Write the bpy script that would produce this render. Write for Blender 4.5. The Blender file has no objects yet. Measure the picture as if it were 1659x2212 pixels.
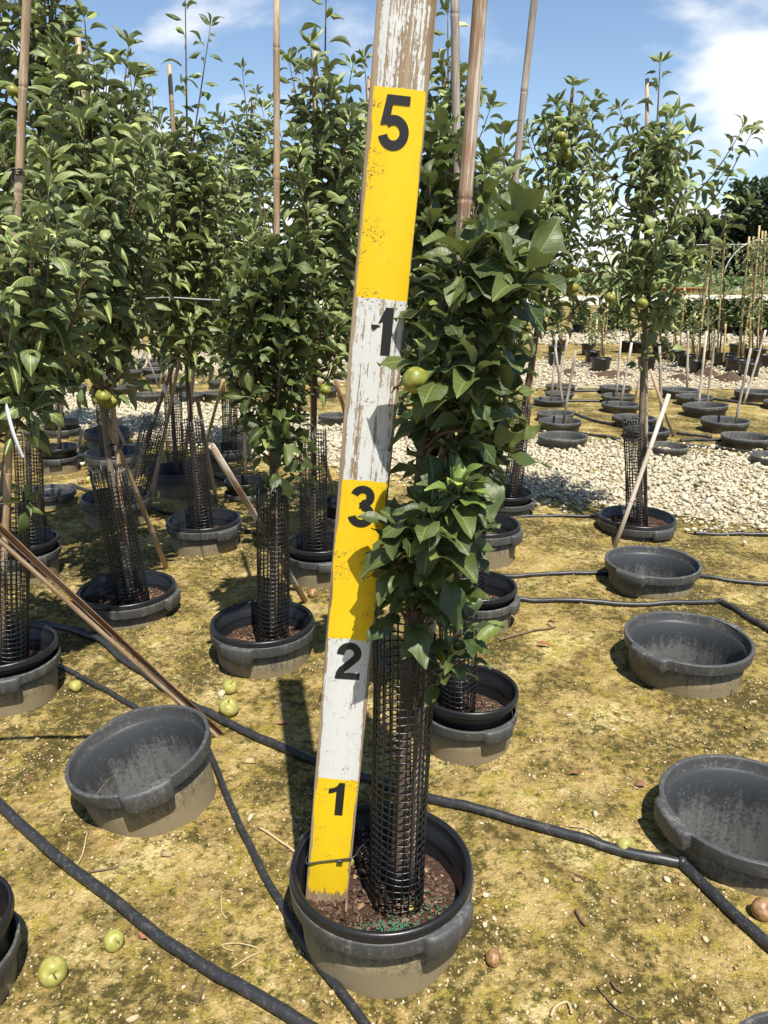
import bpy, bmesh, math, random
import numpy as np
from mathutils import Vector, Matrix, Quaternion, geometry, noise
rnd = random.Random(7); NR = np.random.RandomState(11)
R = math.radians
scene = bpy.context.scene
COL = scene.collection

# ------------------------------------------------------------------ camera
CAM_H, PITCH, FOC, CX, CY = 1.335, R(17.4), 1661.0, 829.5, 1106.0
cd = bpy.data.cameras.new('camera'); cam = bpy.data.objects.new('camera', cd); COL.objects.link(cam)
cd.sensor_fit = 'HORIZONTAL'; cd.sensor_width = 36.0; cd.lens = 36.0 * FOC / 1659.0
cd.clip_start = 0.02; cd.clip_end = 3000
cam.location = (0, 0, CAM_H); cam.rotation_euler = (R(90) - PITCH, 0, 0)
scene.camera = cam
scene.render.resolution_x = 768; scene.render.resolution_y = 1024

# ------------------------------------------------------------------ node helper
class G:
    def __init__(s, nt): s.nt = nt
    def n(s, kind, ins=None, out=0, **props):
        nd = s.nt.nodes.new(kind)
        for k, v in props.items(): setattr(nd, k, v)
        for k, v in (ins or {}).items():
            if isinstance(v, bpy.types.NodeSocket): s.nt.links.new(v, nd.inputs[k])
            else: nd.inputs[k].default_value = v
        return nd.outputs[out] if out is not None else nd
    def m(s, op, a, b=0.0, c=0.0, clamp=False):
        return s.n('ShaderNodeMath', {0: a, 1: b, 2: c}, operation=op, use_clamp=clamp)
    def mix(s, f, a, b, blend='MIX'):
        nd = s.nt.nodes.new('ShaderNodeMix'); nd.data_type = 'RGBA'; nd.blend_type = blend
        for k, v in ((0, f), (6, a), (7, b)):
            if isinstance(v, bpy.types.NodeSocket): s.nt.links.new(v, nd.inputs[k])
            else: nd.inputs[k].default_value = (*v, 1) if isinstance(v, tuple) and len(v) == 3 else v
        return nd.outputs[2]
    def ss(s, x, lo, hi, a=0.0, b=1.0):
        return s.n('ShaderNodeMapRange', {0: x, 1: lo, 2: hi, 3: a, 4: b}, interpolation_type='SMOOTHSTEP')
    def noise(s, vec, scale, detail=4.0, rough=0.55, out=0, dist=0.0):
        return s.n('ShaderNodeTexNoise', {'Vector': vec, 'Scale': scale, 'Detail': detail, 'Roughness': rough, 'Distortion': dist}, out)
    def mapv(s, vec, scale=(1, 1, 1), loc=(0, 0, 0)):
        return s.n('ShaderNodeMapping', {'Vector': vec, 'Scale': scale, 'Location': loc})
    def co(s, which='Object'):
        nd = s.nt.nodes.new('ShaderNodeTexCoord'); return nd.outputs[which]
    def rand(s): return s.n('ShaderNodeObjectInfo', out=5)
    def bump(s, h, strength=0.5, dist=0.01):
        return s.n('ShaderNodeBump', {'Height': h, 'Strength': strength, 'Distance': dist})

def material(name):
    m = bpy.data.materials.new(name); m.use_nodes = True
    return m, G(m.node_tree), m.node_tree.nodes['Principled BSDF']
def setb(g, b, **kw):
    for k, v in kw.items():
        k = k.replace('_', ' ')
        if isinstance(v, bpy.types.NodeSocket): g.nt.links.new(v, b.inputs[k])
        else: b.inputs[k].default_value = (*v, 1) if isinstance(v, tuple) and len(v) == 3 else v

# ------------------------------------------------------------------ sky and sun
SUN_EL, SUN_AZ = R(63), R(21)          # azimuth: to the right of straight behind the camera
to_sun = Vector((math.sin(SUN_AZ) * math.cos(SUN_EL), -math.cos(SUN_AZ) * math.cos(SUN_EL), math.sin(SUN_EL)))
w = bpy.data.worlds.new('World'); scene.world = w; w.use_nodes = True
g = G(w.node_tree); w.node_tree.nodes.clear()
sky = g.n('ShaderNodeTexSky', out=None, sky_type='NISHITA'); sky.sun_disc = False
sky.sun_elevation = SUN_EL; sky.sun_rotation = math.atan2(to_sun.x, to_sun.y)
sky.air_density = 1.0; sky.dust_density = 0.2; sky.ozone_density = 2.2
bg1 = g.n('ShaderNodeBackground', {'Color': sky.outputs[0], 'Strength': 0.095})
d = g.co('Generated'); sep = g.n('ShaderNodeSeparateXYZ', {0: d}, None)
zz = g.m('ADD', g.m('MAXIMUM', sep.outputs[2], 0.0), 0.32)
uv = g.n('ShaderNodeCombineXYZ', {0: g.m('DIVIDE', sep.outputs[0], zz), 1: g.m('DIVIDE', sep.outputs[1], zz), 2: g.m('MULTIPLY', sep.outputs[2], 2.4)})
c1 = g.noise(g.mapv(uv, (1, 1, 1), (13.3, 6.7, 4.62)), 2.1, 9, 0.52, dist=0.15)
c2 = g.noise(g.mapv(uv, (1, 1, 1), (17.3, 6.7, 4.62)), 0.8, 3)
thr = g.m('SUBTRACT', g.m('MULTIPLY', g.m('MAXIMUM', sep.outputs[2], 0.0), 0.95), g.m('MULTIPLY', c2, 0.28))
cl = g.ss(g.m('SUBTRACT', c1, thr), 0.475, 0.655)
shade = g.mix(g.ss(c1, 0.45, 0.65), (0.84, 0.90, 0.97), (1.0, 1.0, 1.0))
bg2 = g.n('ShaderNodeBackground', {'Color': shade, 'Strength': 0.74})
mx = g.n('ShaderNodeMixShader', {0: g.m('MULTIPLY', cl, 0.9), 1: bg1, 2: bg2})
wo = w.node_tree.nodes.new('ShaderNodeOutputWorld'); w.node_tree.links.new(mx, wo.inputs[0])
sd = bpy.data.lights.new('sun', 'SUN'); sd.energy = 5.0; sd.angle = R(0.5); sd.color = (1.0, 0.955, 0.87)
so = bpy.data.objects.new('sun', sd); COL.objects.link(so); so.rotation_euler = to_sun.to_track_quat('Z', 'Y').to_euler()
so.location = to_sun * 20
vs = scene.view_settings; vs.view_transform = 'Standard'; vs.look = 'None'; vs.exposure = 0.72; vs.gamma = 1.0; vs.use_curve_mapping = False
scene.cycles.max_bounces = 6; scene.cycles.transparent_max_bounces = 8

# ------------------------------------------------------------------ pixel helpers (photo pixels of a 1659 x 2212 copy)
FW = Vector((0, math.cos(PITCH), -math.sin(PITCH))); UP = Vector((0, math.sin(PITCH), math.cos(PITCH)))
def ray(px, py): return Vector(((px - CX) / FOC, 0, 0)) + FW - UP * ((py - CY) / FOC)
def at_z(px, py, z=0.0):
    r = ray(px, py); t = (z - CAM_H) / r.z; return Vector((0, 0, CAM_H)) + r * t
def at_y(px, py, Y):
    r = ray(px, py); return Vector((0, 0, CAM_H)) + r * (Y / r.y)
def depth(p): return (p - Vector((0, 0, CAM_H))).dot(FW)

# ------------------------------------------------------------------ mesh helpers
def mesh_np(name, V, F, mat=None, smooth=False, attr=None, mats=None, mi=None):
    """V (n,3), F list of equal-length index arrays (m,k)"""
    me = bpy.data.meshes.new(name)
    V = np.asarray(V, dtype=np.float32); F = [np.asarray(f, dtype=np.int32) for f in (F if isinstance(F, list) else [F]) if len(f)]
    me.vertices.add(len(V)); me.vertices.foreach_set('co', V.ravel())
    li = np.concatenate([f.ravel() for f in F]); tot = np.concatenate([np.full(len(f), f.shape[1], np.int32) for f in F])
    st = np.concatenate([[0], np.cumsum(tot)[:-1]]).astype(np.int32)
    me.loops.add(len(li)); me.loops.foreach_set('vertex_index', li)
    me.polygons.add(len(tot)); me.polygons.foreach_set('loop_start', st)
    if smooth: me.polygons.foreach_set('use_smooth', np.ones(len(tot), bool))
    for m in (mats or ([mat] if mat else [])): me.materials.append(m)
    if mi is not None: me.polygons.foreach_set('material_index', np.asarray(mi, np.int32))
    if attr is not None:
        a = me.attributes.new('tint', 'FLOAT', 'POINT'); a.data.foreach_set('value', np.asarray(attr, np.float32))
    me.update(calc_edges=True); me.validate()
    return me
class MB:
    """collects pieces (verts, quads/tris) into one mesh"""
    def __init__(s): s.V = []; s.Q = []; s.T = []; s.n = 0; s.A = []
    def add(s, V, Q=None, T=None, tint=0.0):
        V = np.asarray(V, float)
        if Q is not None and len(Q): s.Q.append(np.asarray(Q, int) + s.n)
        if T is not None and len(T): s.T.append(np.asarray(T, int) + s.n)
        s.V.append(V); s.A.append(np.full(len(V), tint)); s.n += len(V)
    def mesh(s, name, mat, smooth=True, attr=False):
        F = []
        if s.Q: F.append(np.concatenate(s.Q))
        if s.T: F.append(np.concatenate(s.T))
        return mesh_np(name, np.concatenate(s.V), F, mat, smooth, np.concatenate(s.A) if attr else None)
def obj(name, me, parent=None, loc=(0, 0, 0), rot=(0, 0, 0), scale=None):
    o = bpy.data.objects.new(name, me); COL.objects.link(o)
    o.location = loc; o.rotation_euler = rot
    if scale: o.scale = (scale,) * 3 if isinstance(scale, (int, float)) else scale
    if parent: o.parent = parent
    return o
def tag(o, label=None, cat=None, group=None, kind=None):
    if label: o['label'] = label
    if cat: o['category'] = cat
    if group: o['group'] = group
    if kind: o['kind'] = kind
    return o
def thing(name, label, cat, loc=(0, 0, 0), rot=(0, 0, 0), group=None):
    return tag(obj(name, None, None, loc, rot), label, cat, group)
def frames(P):
    P = [Vector(p) for p in P]; T = []
    for i in range(len(P)): T.append((P[min(i + 1, len(P) - 1)] - P[max(i - 1, 0)]).normalized())
    ref = Vector((0, 0, 1)) if abs(T[0].z) < 0.9 else Vector((1, 0, 0))
    n = (ref - T[0] * ref.dot(T[0])).normalized(); out = []
    for t in T:
        n = (n - t * n.dot(t)).normalized(); out.append((n, t.cross(n)))
    return out
def tube(mb, P, rad, seg=6, cap=True, flat=1.0, tint=0.0):
    fr = frames(P); n = len(P); V = []
    for i, p in enumerate(P):
        r = rad[i] if hasattr(rad, '__len__') else rad; a, b = fr[i]; p = Vector(p)
        for k in range(seg):
            t = 2 * math.pi * k / seg; V.append(p + a * (r * flat * math.cos(t)) + b * (r * math.sin(t)))
    Q = [(i * seg + k, i * seg + (k + 1) % seg, (i + 1) * seg + (k + 1) % seg, (i + 1) * seg + k) for i in range(n - 1) for k in range(seg)]
    T = []
    if cap:
        V += [Vector(P[0]), Vector(P[-1])]; e = n * seg
        T += [(e, (k + 1) % seg, k) for k in range(seg)] + [(e + 1, (n - 1) * seg + k, (n - 1) * seg + (k + 1) % seg) for k in range(seg)]
    mb.add([tuple(v) for v in V], Q, T, tint)
def smooth_path(P, sub=5):
    P = [Vector(p) for p in P]; out = []
    for i in range(len(P) - 1):
        p0, p1, p2, p3 = P[max(i - 1, 0)], P[i], P[i + 1], P[min(i + 2, len(P) - 1)]
        for k in range(sub):
            t = k / sub
            out.append(0.5 * ((2 * p1) + (p2 - p0) * t + (2 * p0 - 5 * p1 + 4 * p2 - p3) * t * t + (3 * p1 - p0 - 3 * p2 + p3) * t ** 3))
    return out + [P[-1]]
def lathe(mb, prof, seg=64, a0=0.0, a1=2 * math.pi, closed=True, mod=None):
    V = []; n = seg if closed else seg + 1
    for k in range(n):
        t = a0 + (a1 - a0) * k / seg
        for j, (r, z) in enumerate(prof):
            if mod: r, z = mod(j, t, r, z)
            V.append((r * math.sin(t), -r * math.cos(t), z))
    m = len(prof); Q = []
    for k in range(seg):
        k2 = (k + 1) % n
        for j in range(m - 1): Q.append((k * m + j, k2 * m + j, k2 * m + j + 1, k * m + j + 1))
    mb.add(V, Q)
    return V
def merge_instances(name, protos, mats4, which, mat, tints=None, smooth=False):
    """protos: list of (V, Q, T); mats4: (n,4,4)"""
    Vs, Qs, Ts, As, n = [], [], [], [], 0
    which = np.asarray(which)
    for pi, (V, Q, T) in enumerate(protos):
        idx = np.where(which == pi)[0]
        if not len(idx): continue
        Mx = np.asarray(mats4)[idx]; V = np.asarray(V, float)
        W = np.einsum('nij,vj->nvi', Mx[:, :3, :3], V) + Mx[:, None, :3, 3]
        off = n + np.arange(len(idx)) * len(V)
        Vs.append(W.reshape(-1, 3)); n += W.shape[0] * W.shape[1]
        if len(Q): Qs.append((np.asarray(Q)[None] + off[:, None, None]).reshape(-1, 4))
        if len(T): Ts.append((np.asarray(T)[None] + off[:, None, None]).reshape(-1, 3))
        tn = np.zeros(len(idx)) if tints is None else np.asarray(tints)[idx]
        As.append(np.repeat(tn, len(V)))
    F = ([np.concatenate(Qs)] if Qs else []) + ([np.concatenate(Ts)] if Ts else [])
    return mesh_np(name, np.concatenate(Vs), F, mat, smooth, np.concatenate(As))
def rand_rot_mats(n, pos, scale, tilt=math.pi, squash=(1, 1, 1)):
    out = np.zeros((n, 4, 4)); out[:, 3, 3] = 1
    for i in range(n):
        q = Matrix.Rotation(NR.uniform(0, 6.28), 3, 'Z') @ Matrix.Rotation(NR.uniform(-tilt, tilt), 3, 'X') @ Matrix.Rotation(NR.uniform(-tilt, tilt), 3, 'Y')
        q = np.array(q) * (scale[i] if hasattr(scale, '__len__') else scale)
        out[i, :3, :3] = np.diag(squash) @ q; out[i, :3, 3] = pos[i]
    return out
def stone_proto(seed, flat=0.6, jit=0.28):
    bm = bmesh.new(); bmesh.ops.create_icosphere(bm, subdivisions=1, radius=1.0); r = random.Random(seed)
    ax = (r.uniform(.7, 1.2), r.uniform(.6, 1.0), flat * r.uniform(.7, 1.2))
    for v in bm.verts:
        s = 1 + r.uniform(-jit, jit); v.co = Vector((v.co.x * ax[0] * s, v.co.y * ax[1] * s, v.co.z * ax[2] * s))
    r2 = bmesh.ops.convex_hull(bm, input=bm.verts[:])
    V = [tuple(v.co) for v in bm.verts]; bm.verts.index_update()
    T = [tuple(v.index for v in f.verts) for f in bm.faces]; bm.free()
    return V, [], T
def stone_proto_low(seed, flat=0.6, jit=0.25):
    bm = bmesh.new(); r = random.Random(seed)
    for k in range(11):
        v = Vector((r.gauss(0, 1), r.gauss(0, 1), r.gauss(0, 1))).normalized()
        bm.verts.new((v.x * r.uniform(.85, 1.15), v.y * r.uniform(.6, .9), v.z * flat))
    h = bmesh.ops.convex_hull(bm, input=bm.verts[:])
    bmesh.ops.delete(bm, geom=[v for v in bm.verts if not v.link_faces], context='VERTS')
    bm.verts.index_update(); V = [tuple(v.co) for v in bm.verts]
    T = [tuple(v.index for v in f.verts) for f in bm.faces]; bm.free()
    return V, [], T

# ------------------------------------------------------------------ materials
def mat_ground():
    m, g, b = material('mossy_sand'); p = g.co()
    n1 = g.noise(p, 1.1, 5, 0.6); n2 = g.noise(p, 5.5, 7, 0.66); n3 = g.noise(g.mapv(p, loc=(5, 3, 0)), 13, 8, 0.72); n4 = g.noise(p, 70, 5, 0.7)
    n5 = g.noise(g.mapv(p, loc=(9, 1, 0)), 3.4, 6, 0.65); n6 = g.noise(g.mapv(p, loc=(2, 8, 0)), 42, 4, 0.7)
    n7 = g.noise(g.mapv(p, loc=(4, 6, 0)), 33, 7, 0.78); n8 = g.noise(g.mapv(p, loc=(6, 2, 0)), 120, 3, 0.7)
    c = g.mix(g.ss(n2, 0.40, 0.60), (0.42, 0.305, 0.118), (0.26, 0.180, 0.066))
    c = g.mix(g.ss(g.m('ADD', g.m('MULTIPLY', n5, 0.7), g.m('MULTIPLY', n7, 0.3)), 0.51, 0.57), c, (0.54, 0.43, 0.20))
    c = g.mix(g.m('MULTIPLY', g.ss(n3, 0.50, 0.58), 0.8), c, (0.30, 0.235, 0.042))
    c = g.mix(g.m('MULTIPLY', g.ss(g.m('ADD', n7, g.m('MULTIPLY', n5, 0.5)), 0.79, 0.86), 0.75), c, (0.33, 0.285, 0.042))
    mo = g.m('ADD', g.m('ADD', g.m('MULTIPLY', n7, 0.74), g.m('MULTIPLY', n2, 0.36)), g.m('ADD', g.m('MULTIPLY', n1, 0.48), g.m('MULTIPLY', n8, 0.16)))
    c = g.mix(g.m('MULTIPLY', g.ss(mo, 0.82, 0.865), 0.65), c, (0.155, 0.117, 0.03))
    c = g.mix(g.m('MULTIPLY', g.ss(mo, 0.885, 0.925), 0.88), c, (0.062, 0.050, 0.015))
    rust = g.ss(g.noise(g.mapv(p, loc=(1, 4, 0)), 8, 5, 0.65), 0.62, 0.72)
    c = g.mix(g.m('MULTIPLY', rust, 0.6), c, (0.30, 0.155, 0.06))
    spk = g.n('ShaderNodeTexVoronoi', {'Vector': p, 'Scale': 95.0, 'Randomness': 1.0}, 0)
    c = g.mix(g.m('MULTIPLY', g.ss(spk, 0.30, 0.18), g.ss(n4, 0.52, 0.62)), c, (0.50, 0.42, 0.26))
    c = g.mix(1.0, c, g.mix(n4, (0.62, 0.62, 0.62), (1.3, 1.3, 1.3)), 'MULTIPLY')
    hgt = g.m('ADD', g.m('MULTIPLY', n4, 0.5), g.m('ADD', g.m('MULTIPLY', n6, 0.9), g.m('MULTIPLY', n2, 1.6)))
    setb(g, b, Base_Color=c, Roughness=0.95, Normal=g.bump(g.m('ADD', hgt, g.m('MULTIPLY', n8, 0.5)), 0.95, 0.014), Specular_IOR_Level=0.15); return m
def mat_tinted(name, cols, rough=0.85, nscale=60, bump=0.3, spec=0.25, bd=0.003):
    """several base colours picked per piece by the 'tint' attribute"""
    m, g, b = material(name); p = g.co()
    t = g.n('ShaderNodeAttribute', out=2, attribute_name='tint')
    t = g.m('FRACT', g.m('ADD', t, g.rand()))
    cr = g.n('ShaderNodeValToRGB', {0: t}, None); cr.color_ramp.interpolation = 'LINEAR'
    el = cr.color_ramp.elements
    while len(el) < len(cols): el.new(0.5)
    for i, c in enumerate(cols): el[i].position = i / max(1, len(cols) - 1); el[i].color = (*c, 1)
    n = g.noise(p, nscale, 5, 0.65)
    c = g.mix(1.0, cr.outputs[0], g.mix(n, (0.6, 0.6, 0.6), (1.35, 1.35, 1.35)), 'MULTIPLY')
    setb(g, b, Base_Color=c, Roughness=rough, Normal=g.bump(n, bump, bd), Specular_IOR_Level=spec); return m
def mat_leaf(name, c0, c1, back, vein=True):
    m, g, b = material(name)
    t = g.n('ShaderNodeAttribute', out=2, attribute_name='tint')
    t = g.m('FRACT', g.m('ADD', t, g.rand()))
    uvn = g.co('Object'); n = g.noise(uvn, 35, 3)
    tt = g.n('ShaderNodeAttribute', out=2, attribute_name='tint'); single = g.m('LESS_THAN', tt, 0.00001)
    xy = g.n('ShaderNodeSeparateXYZ', {0: uvn}, None); ax_ = g.m('ABSOLUTE', xy.outputs[0])
    rib = g.ss(ax_, 0.0016, 0.0006)
    vein = g.ss(g.m('ABSOLUTE', g.m('SUBTRACT', g.m('FRACT', g.m('MULTIPLY', g.m('SUBTRACT', xy.outputs[1], g.m('MULTIPLY', ax_, 0.75)), 105.0)), 0.5)), 0.10, 0.02)
    vn = g.m('MULTIPLY', g.m('MAXIMUM', rib, g.m('MULTIPLY', vein, 0.45)), single)
    c = g.mix(t, c0, c1)
    c = g.mix(g.ss(t, 0.93, 0.99), c, tuple(min(1, 2.3 * k) for k in c1))
    c = g.mix(g.m('MULTIPLY', g.ss(n, 0.5, 0.75), 0.35), c, tuple(min(1, 1.5 * k) for k in c1))
    c = g.mix(g.m('MULTIPLY', vn, 0.55), c, tuple(min(1, 2.4 * k) for k in c1))
    bk = g.n('ShaderNodeNewGeometry', out=6)
    c = g.mix(bk, c, back)
    setb(g, b, Base_Color=c, Roughness=g.mix(bk, (0.5,) * 3, (0.8,) * 3), Specular_IOR_Level=0.5, Sheen_Weight=0.08, Sheen_Roughness=0.4, Sheen_Tint=(0.95, 1.0, 0.85))
    vv = g.n('ShaderNodeTexWave', {'Vector': uvn, 'Scale': 26.0, 'Distortion': 3.0, 'Detail': 2.0}, 1)
    g.nt.links.new(g.bump(g.m('SUBTRACT', g.m('ADD', g.m('MULTIPLY', vv, 0.3), n), g.m('MULTIPLY', vn, 0.8)), 0.5, 0.0022), b.inputs['Normal'])
    tr = g.n('ShaderNodeBsdfTranslucent', {'Color': g.mix(0.5, c, (0.22, 0.34, 0.03))})
    o = m.node_tree.nodes['Material Output']
    g.nt.links.new(g.n('ShaderNodeMixShader', {0: 0.13, 1: b.outputs[0], 2: tr}), o.inputs[0]); return m
def mat_pot(name, base, dust, amount, rough, spec=0.4):
    m, g, b = material(name); p = g.co()
    sx = g.n('ShaderNodeSeparateXYZ', {0: p}, None)
    off = g.n('ShaderNodeVectorMath', {0: p, 1: g.n('ShaderNodeCombineXYZ', {0: g.m('MULTIPLY', g.rand(), 9.0)})}, operation='ADD')
    n1 = g.noise(off, 9, 5, 0.65); n2 = g.noise(g.mapv(off, (60, 60, 5)), 1.0, 4, 0.6); n3 = g.noise(off, 120, 4, 0.7)
    lowz = g.ss(sx.outputs[2], 0.13, -0.01)
    f = g.m('ADD', g.m('MULTIPLY', n1, 0.34), g.m('ADD', g.m('MULTIPLY', n2, 0.32), g.m('ADD', g.m('MULTIPLY', n3, 0.44), g.m('MULTIPLY', lowz, 0.22))))
    f = g.ss(f, 0.86 - amount, 1.08 - amount)
    c = g.mix(f, base, dust)
    c = g.mix(g.m('MULTIPLY', g.ss(n3, 0.60, 0.72), 0.35), c, tuple(x * 1.3 for x in dust))
    setb(g, b, Base_Color=c, Roughness=g.mix(f, (rough,) * 3, (0.9,) * 3), Specular_IOR_Level=spec, Normal=g.bump(n3, 0.15, 0.002)); return m
def mat_cane(name, c0, c1, c2, rough=0.55):
    m, g, b = material(name); p = g.co(); r = g.m('MULTIPLY', g.rand(), 40.0)
    off = g.n('ShaderNodeVectorMath', {0: p, 1: g.n('ShaderNodeCombineXYZ', {2: r})}, operation='ADD')
    n1 = g.noise(g.mapv(off, (160, 160, 7)), 1.0, 6, 0.7); n2 = g.noise(off, 6, 4); n3 = g.noise(g.mapv(off, (420, 420, 25)), 1.0, 3)
    c = g.mix(g.ss(n2, 0.4, 0.62), c0, c1); c = g.mix(g.ss(g.m('ADD', g.m('MULTIPLY', n1, 0.75), g.m('MULTIPLY', n2, 0.3)), 0.50, 0.57), c, c2)
    crack = g.ss(g.noise(g.mapv(off, (260, 260, 1.2)), 1.0, 2), 0.66, 0.70); c = g.mix(g.m('MULTIPLY', crack, 0.7), c, (0.09, 0.05, 0.03))
    t = g.n('ShaderNodeAttribute', out=2, attribute_name='tint')
    c = g.mix(g.m('MULTIPLY', t, 0.75), c, (0.10, 0.055, 0.03))
    c = g.mix(1.0, c, g.mix(n3, (0.75,) * 3, (1.2,) * 3), 'MULTIPLY')
    setb(g, b, Base_Color=c, Roughness=rough, Normal=g.bump(n3, 0.25, 0.002), Specular_IOR_Level=0.35); return m
def mat_plain(name, col, rough=0.6, spec=0.4, nscale=40, var=0.3, bump=0.2, bd=0.003):
    m, g, b = material(name); p = g.co(); n = g.noise(p, nscale, 5, 0.65)
    c = g.mix(1.0, col, g.mix(n, (1 - var,) * 3, (1 + var,) * 3), 'MULTIPLY')
    setb(g, b, Base_Color=c, Roughness=rough, Specular_IOR_Level=spec, Normal=g.bump(n, bump, bd)); return m
def mat_apple(nm='apple_skin', a=(0.15, 0.175, 0.02), bb=(0.25, 0.24, 0.035), brown=0.65):
    m, g, b = material(nm); p = g.co(); n = g.noise(p, 5, 4); n2 = g.noise(p, 1.6, 4, out=0)
    t = g.rand()
    c = g.mix(g.ss(n2, 0.4, 0.65), a, bb)
    spk = g.n('ShaderNodeTexVoronoi', {'Vector': p, 'Scale': 9.0}, 0)
    c = g.mix(g.m('MULTIPLY', g.ss(spk, 0.2, 0.1), 0.5), c, (0.50, 0.48, 0.20))
    br = g.ss(g.noise(p, 2.2, 5, 0.6), 0.52, 0.62)
    c = g.mix(g.m('MULTIPLY', br, brown), c, (0.27, 0.20, 0.06))
    setb(g, b, Base_Color=c, Roughness=0.45, Specular_IOR_Level=0.45, Subsurface_Weight=0.05); return m
def mat_hose():
    m, g, b = material('dusty_black_pipe'); p = g.co()
    n = g.noise(p, 55, 6, 0.7); n2 = g.noise(p, 220, 4, 0.7)
    f = g.m('MULTIPLY', g.ss(g.m('ADD', g.m('MULTIPLY', n, 0.7), g.m('MULTIPLY', n2, 0.3)), 0.50, 0.70), 0.45)
    c = g.mix(f, (0.022, 0.023, 0.025), (0.17, 0.155, 0.13))
    setb(g, b, Base_Color=c, Roughness=g.mix(f, (0.42,) * 3, (0.85,) * 3), Specular_IOR_Level=0.45); return m
M = {}
M['ground'] = mat_ground()
M['gravelbed'] = mat_plain('gravel_bed', (0.33, 0.275, 0.175), 0.95, 0.1, 25, 0.5, 0.6, 0.01)
M['stone'] = mat_tinted('limestone_gravel', [(0.56, 0.49, 0.35), (0.46, 0.40, 0.28), (0.60, 0.54, 0.41), (0.40, 0.35, 0.25), (0.56, 0.51, 0.38), (0.33, 0.28, 0.19), (0.53, 0.45, 0.31)], 0.9, 45, 0.35)
M['pebble'] = mat_tinted('loose_pebbles', [(0.50, 0.39, 0.21), (0.34, 0.24, 0.11), (0.60, 0.51, 0.33), (0.28, 0.19, 0.08), (0.46, 0.35, 0.19)], 0.9, 80, 0.3)
M['leaf'] = mat_leaf('apple_leaf', (0.024, 0.042, 0.008), (0.085, 0.108, 0.022), (0.17, 0.20, 0.085))
M['leaf2'] = mat_leaf('curled_apple_leaf', (0.036, 0.058, 0.010), (0.205, 0.240, 0.075), (0.27, 0.30, 0.15))
M['leafy'] = mat_leaf('young_apple_leaf', (0.10, 0.16, 0.025), (0.14, 0.20, 0.035), (0.16, 0.20, 0.06))
M['thuja'] = mat_leaf('conifer_spray', (0.035, 0.075, 0.012), (0.075, 0.125, 0.022), (0.05, 0.09, 0.02))
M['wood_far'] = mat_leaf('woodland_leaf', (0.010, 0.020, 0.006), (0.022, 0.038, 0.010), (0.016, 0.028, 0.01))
M['crop'] = mat_leaf('crop_leaf', (0.05, 0.095, 0.02), (0.10, 0.15, 0.035), (0.09, 0.14, 0.04))
M['bark'] = mat_plain('apple_bark', (0.10, 0.073, 0.052), 0.9, 0.2, 45, 0.5, 0.6)
M['bark_pale'] = mat_plain('apple_bark_pale', (0.17, 0.14, 0.105), 0.9, 0.2, 35, 0.45, 0.6)
M['twig'] = mat_plain('twig_bark', (0.13, 0.082, 0.055), 0.75, 0.3, 60, 0.3, 0.3)
M['pot'] = mat_pot('socket_pot_plastic', (0.062, 0.056, 0.043), (0.22, 0.175, 0.098), 0.38, 0.65)
M['potrim'] = mat_pot('socket_pot_rim_plastic', (0.056, 0.057, 0.057), (0.185, 0.170, 0.135), 0.33, 0.5)
M['potin'] = mat_pot('socket_pot_inside', (0.040, 0.043, 0.046), (0.125, 0.125, 0.12), 0.24, 0.45)
M['black'] = mat_pot('black_pot_plastic', (0.010, 0.010, 0.011), (0.055, 0.050, 0.045), 0.02, 0.32, 0.5)
M['farpot'] = mat_pot('far_pot_plastic', (0.055, 0.057, 0.057), (0.19, 0.165, 0.11), 0.34, 0.6)
M['mesh'] = mat_plain('mesh_guard_plastic', (0.012, 0.012, 0.013), 0.30, 0.6, 60, 0.3, 0.05)
M['soil'] = mat_plain('potting_soil', (0.050, 0.030, 0.020), 0.95, 0.15, 90, 0.6, 0.9, 0.008)
M['chip'] = mat_tinted('pine_bark_chips', [(0.055, 0.030, 0.020), (0.11, 0.060, 0.040), (0.038, 0.022, 0.017), (0.16, 0.10, 0.065), (0.085, 0.045, 0.03), (0.30, 0.20, 0.11)], 0.85, 120, 0.4)
M['prill'] = mat_plain('fertilizer_prills', (0.03, 0.15, 0.085), 0.4, 0.5, 60, 0.3, 0.0)
M['cane_tan'] = mat_cane('bamboo_tan', (0.368, 0.248, 0.140), (0.288, 0.172, 0.092), (0.432, 0.344, 0.240))
M['cane_red'] = mat_cane('bamboo_weathered', (0.272, 0.160, 0.096), (0.336, 0.232, 0.144), (0.496, 0.440, 0.368))
M['cane_grey'] = mat_cane('bamboo_grey', (0.296, 0.240, 0.192), (0.240, 0.188, 0.144), (0.368, 0.320, 0.272))
M['cane_yellow'] = mat_cane('bamboo_yellow', (0.496, 0.352, 0.136), (0.432, 0.288, 0.104), (0.544, 0.416, 0.208))
M['cane_pale'] = mat_cane('stake_pale', (0.496, 0.416, 0.320), (0.448, 0.368, 0.280), (0.560, 0.496, 0.416))
M['cane_brown'] = mat_cane('bamboo_brown', (0.176, 0.084, 0.040), (0.136, 0.060, 0.029), (0.304, 0.208, 0.144), 0.45)
M['hose'] = mat_hose()
M['pvc'] = mat_plain('pvc_pipe', (0.48, 0.43, 0.34), 0.6, 0.4, 20, 0.2, 0.1)
M['apple'] = mat_apple()
M['fallen'] = mat_apple('fallen_apple_skin', (0.27, 0.27, 0.055), (0.38, 0.35, 0.11), 0.7)
M['rotten'] = mat_apple('rotten_apple', (0.20, 0.09, 0.04), (0.31, 0.20, 0.10), 0.9)
M['calyx'] = mat_plain('calyx', (0.03, 0.02, 0.012), 0.9, 0.1)
M['digit'] = mat_plain('number_vinyl', (0.012, 0.012, 0.013), 0.55, 0.4, 60, 0.3, 0.05)
M['tagw'] = mat_plain('white_tag', (0.64, 0.66, 0.69), 0.5, 0.4, 20, 0.1, 0.05)
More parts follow.
